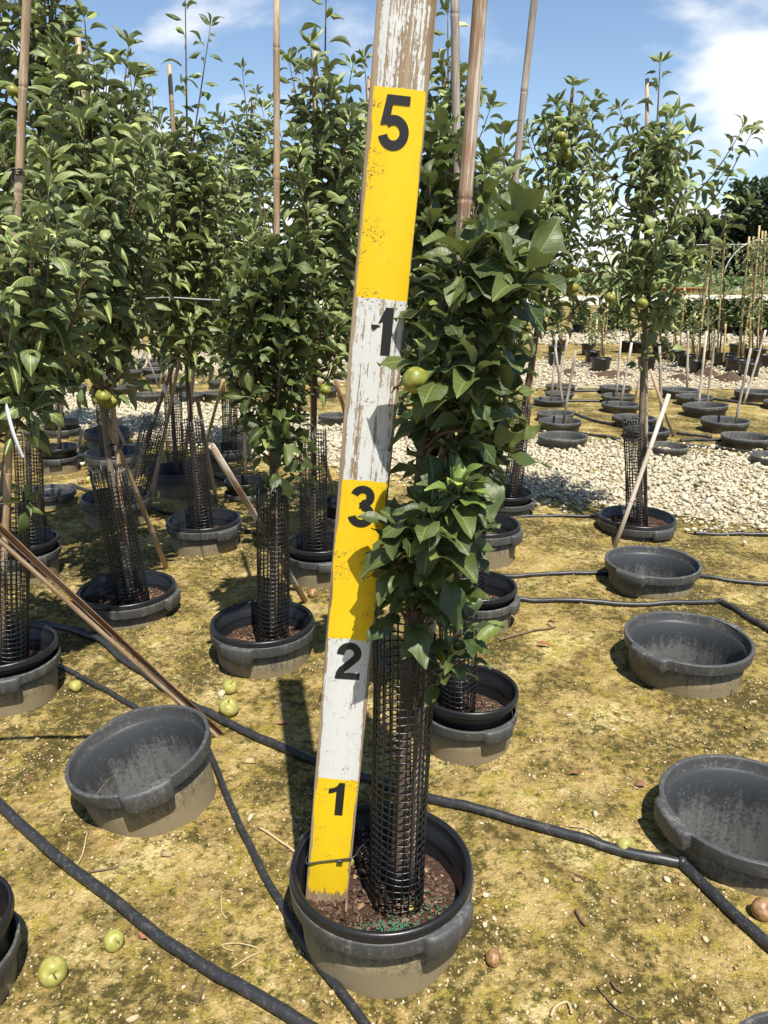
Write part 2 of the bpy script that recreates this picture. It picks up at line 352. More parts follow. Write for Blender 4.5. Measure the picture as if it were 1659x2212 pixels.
M['deadleaf'] = mat_tinted('dead_leaf', [(0.26, 0.075, 0.035), (0.36, 0.17, 0.10), (0.20, 0.10, 0.05)], 0.8, 40, 0.4)
M['litter'] = mat_tinted('dry_litter', [(0.16, 0.09, 0.045), (0.38, 0.28, 0.15), (0.24, 0.11, 0.06), (0.11, 0.075, 0.045), (0.46, 0.36, 0.21), (0.22, 0.15, 0.08)], 0.9, 80, 0.3)
M['straw'] = mat_plain('dry_straw', (0.42, 0.32, 0.17), 0.85, 0.2)
M['metal'] = mat_plain('galvanised_tube', (0.55, 0.57, 0.58), 0.45, 0.5, 20, 0.15, 0.05)
M['terracotta'] = mat_plain('terracotta', (0.42, 0.15, 0.06), 0.85, 0.2)
M['mound'] = mat_plain('spilled_soil', (0.105, 0.066, 0.044), 0.95, 0.1, 14, 0.6, 1.0, 0.05)
M['path'] = mat_plain('pale_stone_path', (0.50, 0.45, 0.36), 0.95, 0.1, 3, 0.3, 0.4, 0.02)
M['field'] = mat_plain('far_field', (0.16, 0.155, 0.06), 0.95, 0.1, 0.8, 0.5, 0.3, 0.02)

def mat_stick():
    m, g, b = material('painted_board'); p = g.co(); s = g.n('ShaderNodeSeparateXYZ', {0: p}, None)
    x, y, z = s.outputs
    grain = g.noise(g.mapv(p, (210, 60, 5.5)), 1.0, 6, 0.68, dist=0.3); grain2 = g.noise(g.mapv(p, (90, 40, 3.2)), 1.0, 4, 0.6, dist=1.2)
    blob = g.noise(p, 28, 6, 0.7); fine = g.noise(g.mapv(p, (320, 320, 90)), 1.0, 3, 0.7); big = g.noise(g.mapv(p, (1, 1, .6)), 9, 3)
    wood = g.mix(g.ss(grain2, 0.35, 0.65), (0.34, 0.26, 0.175), (0.24, 0.165, 0.10))
    wood = g.mix(g.ss(grain, 0.52, 0.66), wood, (0.155, 0.095, 0.055))
    zf = g.m('ADD', g.m('DIVIDE', z, 0.3048), g.m('MULTIPLY', g.m('SUBTRACT', blob, 0.5), 0.035))
    band = g.m('MODULO', g.m('FLOOR', zf), 2.0)
    wr = g.n('ShaderNodeValToRGB', {0: g.m('DIVIDE', zf, 8.0)}, None); wr.color_ramp.interpolation = 'CONSTANT'
    el = wr.color_ramp.elements
    W = [(0.0, .45), (.115 / 8, .36), (1 / 8, .40), (2 / 8, .335), (3 / 8, .455), (4 / 8, .365), (5 / 8, .495)]
    while len(el) < len(W): el.new(0.5)
    for i, (q, v) in enumerate(W): el[i].position = q; el[i].color = (v, v, v, 1)
    ex = g.m('ABSOLUTE', x)
    edge = g.m('MULTIPLY', g.ss(g.m('ADD', ex, g.m('MULTIPLY', g.m('SUBTRACT', big, 0.5), 0.022)), 0.0365, 0.044), 0.36)
    cover = g.m('SUBTRACT', g.m('ADD', g.m('MULTIPLY', grain, 0.55), g.m('ADD', g.m('MULTIPLY', blob, 0.25), g.m('MULTIPLY', fine, 0.2))), edge)
    cover = g.m('ADD', cover, g.m('MULTIPLY', g.ss(z, 0.035, 0.0), -0.28))
    pm = g.ss(g.m('SUBTRACT', cover, wr.outputs[0]), -0.006, 0.012)
    nrm = g.n('ShaderNodeSeparateXYZ', {0: g.co('Normal')}, None)
    pm = g.m('MULTIPLY', pm, g.m('LESS_THAN', nrm.outputs[1], -0.6))
    white = g.mix(fine, (0.52, 0.515, 0.49), (0.66, 0.66, 0.635)); yel = g.mix(blob, (0.70, 0.455, 0.008), (0.76, 0.51, 0.014))
    dirt = g.m('MULTIPLY', g.ss(g.noise(g.mapv(p, (130, 20, 18)), 1.0, 5, 0.7), 0.60, 0.74), 0.45)
    pc = g.mix(band, yel, white); pc = g.mix(dirt, pc, (0.30, 0.24, 0.14))
    sc = g.m('MULTIPLY', g.ss(g.noise(g.mapv(p, (260, 20, 260)), 1.0, 3, 0.7), 0.55, 0.61), g.ss(g.noise(g.mapv(p, (14, 4, 30)), 1.0, 3), 0.56, 0.62))
    pc = g.mix(g.m('MULTIPLY', sc, 0.85), pc, (0.10, 0.07, 0.04))
    c = g.mix(pm, wood, pc)
    h = g.m('ADD', g.m('MULTIPLY', pm, 0.7), g.m('MULTIPLY', grain, -0.8))
    setb(g, b, Base_Color=c, Roughness=g.mix(pm, (0.85,) * 3, (0.55,) * 3), Normal=g.bump(h, 0.5, 0.0018), Specular_IOR_Level=0.3); return m
M['stick'] = mat_stick()

# ------------------------------------------------------------------ pot positions (rim-centre pixel -> world)
RIM_Z = 0.165
RZ = {'stake': .135, 'lean_left': .10, 'middle': .135, 'behind2': .15, 'mesh_right': .075, 'behind4': .12, 'lean_right': .14, 'left_mid': .14, 'gravel_edge': .09, 'left_edge': .18, 'right_near': .11, 'right_mid': .135, 'right_far': .115, 'left_pale': .12, 'dark': .1, 'small_b': .12, 'small_c': .12}
def pot_at(px, py, hw, z=RIM_Z):
    p = at_z(px, py, z); s = hw * depth(p) / FOC / 0.19
    return Vector((p.x, p.y, 0)), s
PLANTED = {   # key: rim centre x, y, half width px, handle angle (0 = facing the camera), soil green
 'main': (824, 1868, 199, 45, 1), 'near_behind': (1013, 1490, 108, 31, 1), 'behind2': (1030, 1266, 88, 70, 1), 'behind3': (1045, 1133, 80, 60, 0),
 'behind4': (1094, 1064, 58, 80, 0), 'mesh_right': (1376, 1117, 82, 25, 0), 'stake': (567, 1343, 113, -21, 1), 'lean_left': (275, 1272, 104, 84, 0),
 'middle': (440, 1122, 80, 50, 1), 'behind_board': (690, 1172, 74, 20, 0), 'left_edge': (12, 1396, 108, 18, 1), 'left_behind': (52, 1166, 72, 40, 0),
 'lean_right': (248, 1072, 73, 35, 0), 'left_mid': (378, 1014, 63, 60, 0), 'gravel_edge': (493, 966, 50, -30, 0), 'small_a': (245, 977, 60, 10, 0),
 'small_b': (232, 930, 50, 50, 0), 'small_c': (134, 912, 38, 20, 0), 'small_d': (125, 966, 42, 10, 0), 'dark': (530, 1040, 46, 20, 0), 'hid': (745, 1082, 48, 20, 0),
 'corner': (-128, 1990, 146, 50, 1),
}
EMPTY = {'tilted': (322, 1604, 154, 22), 'right_near': (1618, 1734, 184, -80), 'right_mid': (1487, 1372, 133, -57), 'right_far': (1410, 1209, 100, -45),
 'left_pale': (104, 1047, 56, 60), 'corner_right': (1800, 2335, 215, -40)}

# ------------------------------------------------------------------ ground with holes for the sunken empty pots
HOLES = []
for k, (px, py, hw, a) in EMPTY.items():
    c, s = pot_at(px, py, hw, RZ.get(k, RIM_Z)); HOLES.append((c.x, c.y, (0.1602 + 0.066 * (RIM_Z - RZ.get(k, RIM_Z))) * s))
def ground_z(x, y):
    if y > 9 or abs(x) > 6: return 0.0
    z = 0.010 * noise.noise((x * 2.1, y * 2.1, 0.3)) + 0.008 * noise.noise((x * 8, y * 8, 1.7)) + 0.0042 * noise.noise((x * 23, y * 23, 4.1))
    return z * max(0.0, min(1.0, (9 - y) / 3))
def build_ground():
    pts = []
    def grid(x0, x1, y0, y1, st, skip=None):
        for i in range(int(round((x1 - x0) / st)) + 1):
            for j in range(int(round((y1 - y0) / st)) + 1):
                x, y = x0 + i * st, y0 + j * st
                if skip and skip[0] < x < skip[1] and skip[2] < y < skip[3]: continue
                if any((x - hx) ** 2 + (y - hy) ** 2 < (hr + 0.02) ** 2 for hx, hy, hr in HOLES): continue
                pts.append((x + rnd.uniform(-.2, .2) * st, y + rnd.uniform(-.2, .2) * st))
    a = (-1.7, 1.7, 0.6, 3.6); grid(*a, 0.032)
    b = (-4.0, 4.0, -1.5, 9.0); grid(*b, 0.16, a)
    grid(-30, 30, -14, 45, 2.0, b); 
    for x in (-1500, -500, -120, -45, 45, 120, 500, 1500):
        for y in (-1500, -300, -60, 60, 120, 300, 1500): pts.append((x, y))
    edges = []
    for hx, hy, hr in HOLES:
        n0 = len(pts)
        for k in range(80): t = 2 * math.pi * k / 80; pts.append((hx + hr * math.cos(t), hy + hr * math.sin(t)))
        edges += [(n0 + k, n0 + (k + 1) % 80) for k in range(80)]
    V, E, F, *_ = geometry.delaunay_2d_cdt([Vector(p) for p in pts], edges, [], 0, 1e-6)
    V3 = [(v.x, v.y, ground_z(v.x, v.y)) for v in V]; T = []
    for f in F:
        if any(all((V[i].x - hx) ** 2 + (V[i].y - hy) ** 2 < (hr * 1.0005) ** 2 for i in f) for hx, hy, hr in HOLES): continue
        T.append(tuple(f))
    return obj('ground', mesh_np('ground', V3, np.array(T), M['ground'], True))
gr = tag(build_ground(), kind='structure')

# gravel strips run obliquely: straight lines in the world
def line_pts(a, b): return at_z(*a), at_z(*b)
S0, S1 = at_z(1659, 1142), at_z(680, 1000)       # near edge of the first strip
U0, U1 = at_z(1659, 992), at_z(300, 864)         # far edge
def ext(a, b, t): return a + (b - a) * t
STRIP1 = [ext(S0, S1, -1.2), ext(S0, S1, 3.4), ext(U0, U1, 2.0), ext(U0, U1, -0.8)]
G2 = [at_z(1720, 842), at_z(1100, 838), at_z(900, 834), at_z(200, 798), at_z(-200, 780), at_z(-200, 752), at_z(500, 762), at_z(1100, 778), at_z(1720, 786)]
G3 = [at_z(1720, 748), at_z(1150, 742), at_z(200, 716), at_z(200, 704), at_z(1150, 715), at_z(1720, 722)]
PATH = [at_z(1760, 652), at_z(1100, 662), at_z(-100, 700), at_z(-100, 648), at_z(1100, 640), at_z(1760, 636)]
def sheet(name, poly, z, mat):
    vs, ts = [(p.x, p.y, z) for p in poly], geometry.tessellate_polygon([[Vector((p.x, p.y, 0)) for p in poly]])
    return tag(obj(name, mesh_np(name, vs, np.array([tuple(t) for t in ts]), mat)), kind='structure')
def inside(poly, x, y):
    c = False; n = len(poly); j = n - 1
    for i in range(n):
        a, b = poly[i], poly[j]
        if (a.y > y) != (b.y > y) and x < (b.x - a.x) * (y - a.y) / (b.y - a.y) + a.x: c = not c
        j = i
    return c
sheet('gravel_strip', STRIP1, 0.004, M['gravelbed']); sheet('far_gravel_strip', G2, 0.004, M['gravelbed'])
sheet('nursery_gravel', G3, 0.004, M['gravelbed']); sheet('pale_path', PATH, 0.006, M['path'])
FIELD = [at_z(2600, 634), at_z(-900, 634), Vector((-300, 260, 0)), Vector((300, 260, 0))]
sheet('far_field', FIELD, 0.008, M['field'])
ALLPOTS = [(pot_at(*v[:3], RZ.get(k, RIM_Z))[0], 0.185 * pot_at(*v[:3], RZ.get(k, RIM_Z))[1]) for k, v in list(PLANTED.items()) + list(EMPTY.items())]
def clear_of_pots(x, y, pad=0.0): return all((x - p.x) ** 2 + (y - p.y) ** 2 > (r * 0.93 + pad) ** 2 for p, r in ALLPOTS)
def in_view(x, y, z=0.0, m=0.06):
    p = Vector((x, y, z)); dd = depth(p)
    if dd < 0.1: return False
    return abs(x / dd) < (0.5 + m) and -0.75 < (p - Vector((0, 0, CAM_H))).dot(UP) / dd < 0.75
STONES = [stone_proto_low(i) for i in range(10)]
def scatter(poly, n, smin, smax, zbase, edge=0.17, fade=True):
    xs = [p.x for p in poly]; ys = [p.y for p in poly]; pos = []; sc = []; tries = 0
    while len(pos) < n and tries < n * 30:
        tries += 1; x, y = NR.uniform(min(xs), max(xs)), NR.uniform(min(ys), max(ys))
        if not in_view(x, y): continue
        jx, jy = NR.normal(0, edge), NR.normal(0, edge)
        if not inside(poly, x + jx, y + jy) or not clear_of_pots(x, y): continue
        s = smin + (smax - smin) * NR.beta(1.3, 2.2) * 1.25; s *= (1.55 if NR.rand() < 0.05 else 1); pos.append((x, y, zbase + s * NR.uniform(0.1, 0.75))); sc.append(s)
    return pos, sc
p1, s1 = scatter(STRIP1, 27000, 0.007, 0.025, 0.004)
tag(obj('gravel', merge_instances('gravel', STONES, rand_rot_mats(len(p1), p1, s1, 0.7), NR.randint(0, 10, len(p1)), M['stone'], NR.rand(len(p1)))),
    'pale limestone gravel heaped in the strip between the pot rows', 'gravel', kind='stuff')
p2, s2 = scatter(G2, 7000, 0.015, 0.034, 0.004, 0.25)
tag(obj('gravel', merge_instances('far_gravel', STONES, rand_rot_mats(len(p2), p2, s2, 0.7), NR.randint(0, 10, len(p2)), M['stone'], NR.rand(len(p2)))),
    'pale gravel band beyond the field of empty pots', 'gravel', kind='stuff')
p3, s3 = scatter(G3, 3000, 0.03, 0.06, 0.004, 0.3)
tag(obj('gravel', merge_instances('row_gravel', STONES, rand_rot_mats(len(p3), p3, s3, 0.7), NR.randint(0, 10, len(p3)), M['stone'], NR.rand(len(p3)))),
    'gravel between the black pots of the far sapling row', 'gravel', kind='stuff')
# loose grit on the moss, thicker round the pots
pos = []; sc = []
while len(pos) < 13000:
    x, y = NR.uniform(-2.2, 2.4), NR.uniform(0.7, 4.6) if NR.rand() < 0.8 else NR.uniform(0.7, 2.0)
    near = min(math.hypot(x - p.x, y - p.y) - r for p, r in ALLPOTS)
    if near < -0.012 or not in_view(x, y) or inside(STRIP1, x, y): continue
    if noise.noise((x * 3, y * 3, 8)) + 1.1 * math.exp(-max(near, 0) / 0.035) < NR.uniform(-0.5, 1.1): continue
    s = NR.uniform(0.0016, 0.0054) * (1.8 if NR.rand() < 0.05 else 1); pos.append((x, y, ground_z(x, y) + s * 0.3)); sc.append(s)
tag(obj('grit', merge_instances('grit', STONES, rand_rot_mats(len(pos), pos, sc, 0.7), NR.randint(0, 10, len(pos)), M['pebble'], NR.rand(len(pos)))),
    'small pale grit scattered over the mossy ground', 'grit', kind='stuff')

# dry litter: leaf scraps, straw and bark bits
pos = []; sc = []; wh = []
LIT = [([(-.5, 0, 0), (-.2, .35, .12), (.3, .3, .02), (.6, 0, .15), (.2, -.35, .05), (-.3, -.28, .14), (0, 0, -.05)], [], [(6, 0, 5), (6, 1, 0), (6, 2, 1), (6, 3, 2), (6, 4, 3), (6, 5, 4)]),
       ([(-1, -.05, 0), (-1, .05, 0), (0, .12, .05), (0, .02, .05), (1, .02, 0), (1, .1, 0), (0, .07, .12)], [(0, 3, 2, 1), (3, 4, 5, 2)], [(0, 6, 3), (6, 4, 3), (1, 2, 6), (2, 5, 6)]),
       ([(-.6, -.2, 0), (.6, -.15, 0), (.5, .2, 0), (-.5, .18, 0), (-.5, -.12, .2), (.5, -.1, .16), (.45, .12, .2), (-.45, .1, .18)], [(4, 5, 6, 7), (0, 1, 5, 4), (1, 2, 6, 5), (2, 3, 7, 6), (3, 0, 4, 7)], [])]
while len(pos) < 900:
    x, y = NR.uniform(-2.2, 2.4), NR.uniform(0.7, 4.8)
    if not in_view(x, y) or not clear_of_pots(x, y, 0.01): continue
    k = NR.choice(3, p=[.35, .3, .35]); pos.append((x, y, ground_z(x, y) + 0.002)); wh.append(k); sc.append(NR.uniform(0.005, 0.013) * (1.5 if k == 1 else 1))
tag(obj('ground_litter', merge_instances('ground_litter', LIT, rand_rot_mats(len(pos), pos, sc, 0.35), wh, M['litter'], NR.rand(len(pos)))), 'dry scraps of leaf, straw and bark strewn over the moss', 'litter', kind='stuff')

# ------------------------------------------------------------------ pots
def pot_parts():
    out = {}
    wall = MB(); lathe(wall, [(0.1595, -0.06), (0.1625, 0.0), (0.1665, 0.06), (0.1705, 0.122), (0.1690, 0.1225)], 72); out['wall'] = wall.mesh('wall', M['pot'])
    rim = MB(); lathe(rim, [(0.1705, 0.1240), (0.1840, 0.1234), (0.1864, 0.1235), (0.1869, 0.1250), (0.1892, 0.1555), (0.1893, 0.1585), (0.1884, 0.1602), (0.1868, 0.1606), (0.1812, 0.1607), (0.1795, 0.1602), (0.1788, 0.1585), (0.1775, 0.1500), (0.1750, 0.1290), (0.1735, 0.1262), (0.1690, 0.1240)], 72)
    out['rim'] = rim.mesh('rim', M['potrim'])
    for nm, zb in (('inside_deep', -0.27), ('inside_shallow', 0.012)):
        i = MB(); lathe(i, [(0.1735, 0.1300), (0.1668, 0.122), (0.1620, 0.06), (0.1575, 0.0 if zb < 0 else 0.03), (0.149 if zb < 0 else 0.155, zb + 0.01), (0.146 if zb < 0 else 0.152, zb), (0.0, zb)], 64)
        out[nm] = i.mesh('inside', M['potin'])
    h = MB(); seg = 16; half = R(20); prof = []
    V = []; 
    for k in range(seg + 1):
        t = -half + 2 * half * k / seg; e = min(1.0, (half - abs(t)) / R(3.2)); e = e * e * (3 - 2 * e)
        for r, z in ((0.180, 0.124), (0.1835 + 0.0155 * e, 0.1228 - 0.0160 * e), (0.1862 + 0.0160 * e, 0.126 - 0.0150 * e), (0.1897 + 0.0145 * e, 0.151), (0.1885 + 0.014 * e, 0.1585), (0.1855 + 0.011 * e, 0.1612), (0.178, 0.161)):
            V.append((r * math.sin(t), -r * math.cos(t), z))
    Q = [(k * 7 + j, (k + 1) * 7 + j, (k + 1) * 7 + j + 1, k * 7 + j + 1) for k in range(seg) for j in range(6)]
    h.add(V, Q); out['handle'] = h.mesh('handle', M['potrim'])
    # black nursery pot sitting inside the socket pot
    p = MB(); lathe(p, [(0.1640, 0.120), (0.1715, 0.150), (0.1770, 0.1610), (0.1865, 0.1615), (0.1880, 0.1660), (0.1862, 0.1685), (0.1868, 0.1735), (0.1855, 0.1790), (0.1810, 0.1815), (0.1755, 0.1800), (0.1730, 0.1720), (0.1712, 0.1500), (0.1675, 0.1475), (0.1600, 0.06), (0.1560, 0.04)], 72)
    out['pot_wall'] = p.mesh('pot_wall', M['black'])
    s = MB(); V = [(0, 0, 0.082)]; rings = 14; sg = 48
    for i in range(1, rings + 1):
        r = 0.1612 * i / rings
        for k in range(sg):
            t = 2 * math.pi * k / sg; x, y = r * math.sin(t), -r * math.cos(t)
            V.append((x, y, 0.082 + 0.008 * noise.noise((x * 22, y * 22, 3)) + 0.004 * noise.noise((x * 70, y * 70, 5)) + (0.006 if i > 11 else 0)))
    T = [(0, 1 + k, 1 + (k + 1) % sg) for k in range(sg)]
    Q = [(1 + (i - 1) * sg + k, 1 + i * sg + k, 1 + i * sg + (k + 1) % sg, 1 + (i - 1) * sg + (k + 1) % sg) for i in range(1, rings) for k in range(sg)]
    s.add(V, Q, T); out['soil'] = s.mesh('soil', M['soil'])
    box = [(-1, -1, -1), (1, -.8, -1), (.9, 1, -1), (-.7, .9, -1), (-.9, -1, 1), (1, -.7, .8), (.8, .9, 1), (-.8, 1, .9)]
    bq = [(0, 3, 2, 1), (4, 5, 6, 7), (0, 1, 5, 4), (1, 2, 6, 5), (2, 3, 7, 6), (3, 0, 4, 7)]
    ch = [(np.array(box) * np.array(s_), bq, []) for s_ in ((0.010, 0.0045, 0.0016), (0.0065, 0.005, 0.0018), (0.013, 0.0022, 0.0014), (0.005, 0.004, 0.002))]
    for nm, n in (('chips', 1000), ('chips_far', 350)):
        pos = []
        for i in range(n):
            r = 0.156 * math.sqrt(NR.rand()); t = NR.uniform(0, 6.28); x, y = r * math.sin(t), r * math.cos(t)
            pos.append((x, y, 0.083 + 0.008 * noise.noise((x * 22, y * 22, 3)) + NR.uniform(0, 0.005)))
        out[nm] = merge_instances('bark_chips', ch, rand_rot_mats(n, pos, NR.uniform(0.5, 1.15, n), 0.5), NR.randint(0, 4, n), M['chip'], NR.rand(n))
    pos = []; 
    for i in range(520):
        c = ((0.0, -0.105, 0.05), (0.03, -0.09, 0.03), (0.09, -0.02, 0.06), (-0.07, -0.12, 0.03))[NR.choice(4, p=[.45, .25, .2, .1])]
        x, y = NR.normal(c[0], c[2] * .6), NR.normal(c[1], c[2] * .5)
        if math.hypot(x, y) > 0.158: continue
        pos.append((x, y, 0.089 + 0.008 * noise.noise((x * 22, y * 22, 3)) + NR.uniform(0, 0.003)))
    bm = bmesh.new(); bmesh.ops.create_icosphere(bm, subdivisions=1, radius=0.0019); bm.verts.index_update()
    pr = ([tuple(v.co) for v in bm.verts], [], [tuple(v.index for v in f.verts) for f in bm.faces]); bm.free()
    out['prills'] = merge_instances('fertilizer', [pr], rand_rot_mats(len(pos), pos, 1.0), np.zeros(len(pos), int), M['prill'], None, True)
    return out
PP = pot_parts()
SOIL = lambda key: max(0.078 + POT[key][0].z, 0.024)
def add_handles(root, ang):
    for a in (ang, ang + 180): obj('handle', PP['handle'], root, (0, 0, 0), (0, 0, R(a)))
def socket_pot(loc, s, ang, label, deep=None, rot=(0, 0, 0), group=None):
    o = thing('socket_pot', label, 'pot', loc, rot, group); wq = rnd.uniform(-.008, .008) if deep is None else 0.0; o.scale = (s * (1 + wq), s * (1 - wq), 1 if 0.85 < s < 1.2 else s)
    obj('wall', PP['wall'], o); obj('rim', PP['rim'], o); add_handles(o, ang)
    if deep is not None: obj('inner_wall', PP['inside_deep' if deep else 'inside_shallow'], o)
    return o
def nursery_pot(loc, s, label, green, far=False, turn=0.0):
    o = thing('nursery_pot', label, 'pot', loc); o.scale = (s, s, 1)
    up = max(0.0, 0.022 - (0.074 + loc.z))
    obj('pot_wall', PP['pot_wall'], o); obj('soil', PP['soil'], o, (0, 0, up), (0, 0, turn))
    tag(obj('bark_chips', PP['chips_far' if far else 'chips'], o, (0, 0, up), (0, 0, turn)), kind='stuff')
    if green: tag(obj('fertilizer', PP['prills'], o, (0, 0, up), (0, 0, 0 if not turn else turn * .15)), kind='stuff')
    return o
WHERE = {'main': 'at the foot of the numbered measuring board', 'near_behind': 'just behind the board\'s tree, beside its mesh guard', 'behind2': 'second pot back behind the board\'s tree',
 'behind3': 'third pot back behind the board\'s tree', 'behind4': 'beside the gravel under the leaning guard behind the board\'s tree', 'mesh_right': 'standing alone at the gravel edge, with a slanted stake against it',
 'stake': 'under the tree with the tall thin cane, left of the board', 'lean_left': 'under the guard that leans left beside a slanted cane', 'middle': 'behind the left-leaning guard, with green fertilizer on its soil',
 'behind_board': 'half hidden behind the measuring board', 'left_edge': 'cut by the left edge, beside the split bamboo poles', 'left_behind': 'behind the split bamboo poles at the left edge',
 'lean_right': 'under the guard that leans sharply right', 'left_mid': 'between the right-leaning guard and the gravel', 'gravel_edge': 'at the gravel edge beside a yellow cane',
 'small_a': 'behind the left-leaning guard\'s top, near the white pipes', 'small_b': 'at the gravel edge behind the hanging apple pair', 'small_c': 'at the gravel edge behind the white hanging tag',
 'small_d': 'beside the white pipes behind the left tree', 'dark': 'in deep shade behind the tall thin cane\'s tree', 'hid': 'peeking out past the board at the yellow 3', 'corner': 'cut by the bottom left corner'}
POT = {}
for k, (px, py, hw, a, green) in PLANTED.items():
    c, s = pot_at(px, py, hw, RZ.get(k, 0.17)); POT[k] = (c, s)
    c.z = RZ.get(k, 0.17) - 0.172
    socket_pot(c, s, a, f'grey pot {WHERE[k]}', None)
    nursery_pot(c, s, f'black inner pot {WHERE[k]}', green, c.y > 3.2, 0 if k == 'main' else rnd.uniform(-3, 3))
EL = {'tilted': 'empty grey socket pot tilted beside the split bamboo poles', 'right_near': 'empty grey socket pot cut by the right edge near the pipe elbow', 'right_mid': 'empty grey socket pot between the elbow pipe and the double pipes',
 'right_far': 'empty grey socket pot straddling the thin pipe below the slanted stake', 'left_pale': 'pale empty socket pot behind the left edge mesh guards', 'corner_right': 'rim of an empty pot in the bottom right corner'}
for k, (px, py, hw, a) in EMPTY.items():
    c, s = pot_at(px, py, hw, RZ.get(k, RIM_Z)); c.z = RZ.get(k, RIM_Z) - RIM_Z - 0.001
    socket_pot(c, s, a, EL[k], True, (R(3), R(-9.5), 0) if k == 'tilted' else (0, 0, 0))

# ------------------------------------------------------------------ bamboo canes
def cane(A, B, r0, r1, mat, label, name='bamboo_cane', nodes=0.26, hollow=True, seg=10, group=None, cat='cane', ext_top=0.0):
    A, B = Vector(A), Vector(B); dv = B - A; L = dv.length + ext_top; dv.normalize(); q = dv.to_track_quat('Z', 'Y')
    P, rad, tint = [], [], []; rr = random.Random(int(abs(A.x * 1e4) + abs(B.z * 1e4)))
    zs = [(0, 1)]; z = rr.uniform(0.08, nodes)
    ph = rr.uniform(0, 6)
    while z < L - 0.03:
        if nodes < 5: zs += [(z - .010, 1.0), (z - .004, 1.10), (z, 0.95), (z + .004, 1.09), (z + .012, 1.0)]
        z += nodes * rr.uniform(0.85, 1.2)
    zs.append((L, 1))
    for z, f in zs:
        t = z / L; P.append((0.0022 * math.sin(z * 5 + ph), 0.002 * math.cos(z * 4.2 + ph), z)); rad.append((r0 + (r1 - r0) * t) * f); tint.append(1 - f)
    mb = MB(); tube(mb, P, rad, seg, False)
    n = len(P); V = mb.V[0]; A_ = np.repeat([0.9 if f == 0.95 else 0.0 for z, f in zs], seg)
    if hollow:
        top = V[(n - 1) * seg:]; ctr = top.mean(0); ring = ctr + (top - ctr) * 0.62; deep = ring - np.array([0, 0, 0.02])
        V = np.concatenate([V, ring, deep, [ctr - np.array([0, 0, 0.02])], [V[:seg].mean(0)]])
        e = n * seg; k = np.arange(seg); k2 = (k + 1) % seg
        Q = [mb.Q[0], np.stack([(n - 1) * seg + k, (n - 1) * seg + k2, e + k2, e + k], 1), np.stack([e + k, e + k2, e + seg + k2, e + seg + k], 1)]
        T = np.concatenate([np.stack([e + seg + k, e + seg + k2, np.full(seg, e + 2 * seg)], 1), np.stack([k2, k, np.full(seg, e + 2 * seg + 1)], 1)])
        A_ = np.concatenate([A_, np.full(seg, .1), np.full(seg, 1.0), [1.0, 0.5]])
        me = mesh_np('cane', V, [np.concatenate(Q), T], mat, True, A_)
    else:
        V = np.concatenate([V, [V[(n - 1) * seg:].mean(0)], [V[:seg].mean(0)]]); e = n * seg; k = np.arange(seg); k2 = (k + 1) % seg
        T = np.concatenate([np.stack([(n - 1) * seg + k, (n - 1) * seg + k2, np.full(seg, e)], 1), np.stack([k2, k, np.full(seg, e + 1)], 1)])
        me = mesh_np('cane', V, [mb.Q[0], T], mat, True, np.concatenate([A_, [0, 0]]))
    o = obj(name, me, None, A); o.rotation_mode = 'QUATERNION'; o.rotation_quaternion = q
    return tag(o, label, cat, group)

# ------------------------------------------------------------------ leaves
def leaf_proto(L, W, fold, arch, curl, seg=5, serr=0.0, seed=0, wav=0.0, pet=0.02):
    r = random.Random(seed); V = []; half = 2; n = 2 * half + 1; pos = np.array([0.0, 0.0, 0.0]); ang = arch * 0.15; px = []
    y, z = pet, 0.0
    for i in range(seg + 1):
        v = i / seg; hw = W / 2 * (math.sin(math.pi * min(1, max(0.02, v) ** 0.84)) ** 0.92 if v < 1 else 0.0) + (0.0008 if v in (0, 1) else 0)
        a = -arch * v
        for j in range(-half, half + 1):
            u = j / half; hh = hw * (1 + (serr * (1 if i % 2 else -1) if abs(j) == half else 0))
            th = fold + curl * abs(u)
            lx = hh * u * math.cos(th * 0.8); lz = abs(hh * u) * math.sin(th) + wav * math.sin(v * 9 + seed + (2 if u > 0 else 0)) * abs(u) * W * .25
            V.append((lx, y - lz * math.sin(a), z + lz * math.cos(a)))
        y += L / seg * math.cos(a); z += L / seg * math.sin(a)
    Q = [(i * n + j, i * n + j + 1, (i + 1) * n + j + 1, (i + 1) * n + j) for i in range(seg) for j in range(n - 1)]
    b = len(V); V += [(-0.0009, 0, -.001), (0.0009, 0, -.001), (0.0011, pet + .004, -.0004), (-0.0011, pet + .004, -.0004)]
    Q.append((b, b + 1, b + 2, b + 3))
    return V, Q, []
LEAF_OPEN = [leaf_proto(0.084, 0.045, .25, .55, .1, 6, .06, 1, .55), leaf_proto(0.088, 0.044, .40, .85, .15, 6, .05, 2, .3), leaf_proto(0.076, 0.045, .12, .35, -.1, 6, .06, 3, .6), leaf_proto(0.070, 0.038, .5, 1.1, .2, 6, .05, 4, .3), leaf_proto(0.090, 0.047, .2, .95, -.2, 6, .06, 5, .7), leaf_proto(0.060, 0.034, .35, .4, .1, 6, .05, 6, .3)]
LEAF_CURL = [leaf_proto(0.082, 0.036, -.6, 1.35, -.5, 5, 0, 11, .2), leaf_proto(0.076, 0.034, -.45, 1.75, -.6, 5, 0, 12, .2), leaf_proto(0.084, 0.037, .75, 1.2, .5, 5, 0, 13, .2), leaf_proto(0.068, 0.033, -.8, 1.0, -.35, 5, 0, 14, .25), leaf_proto(0.080, 0.036, .25, 1.9, -.4, 5, 0, 15, .25), leaf_proto(0.062, 0.031, .95, .9, .5, 5, 0, 16, .15)]
def leaf_meshes(protos, nm, mat): return [mesh_np(nm, v, [np.array(q)], mat, True) for v, q, t in protos]
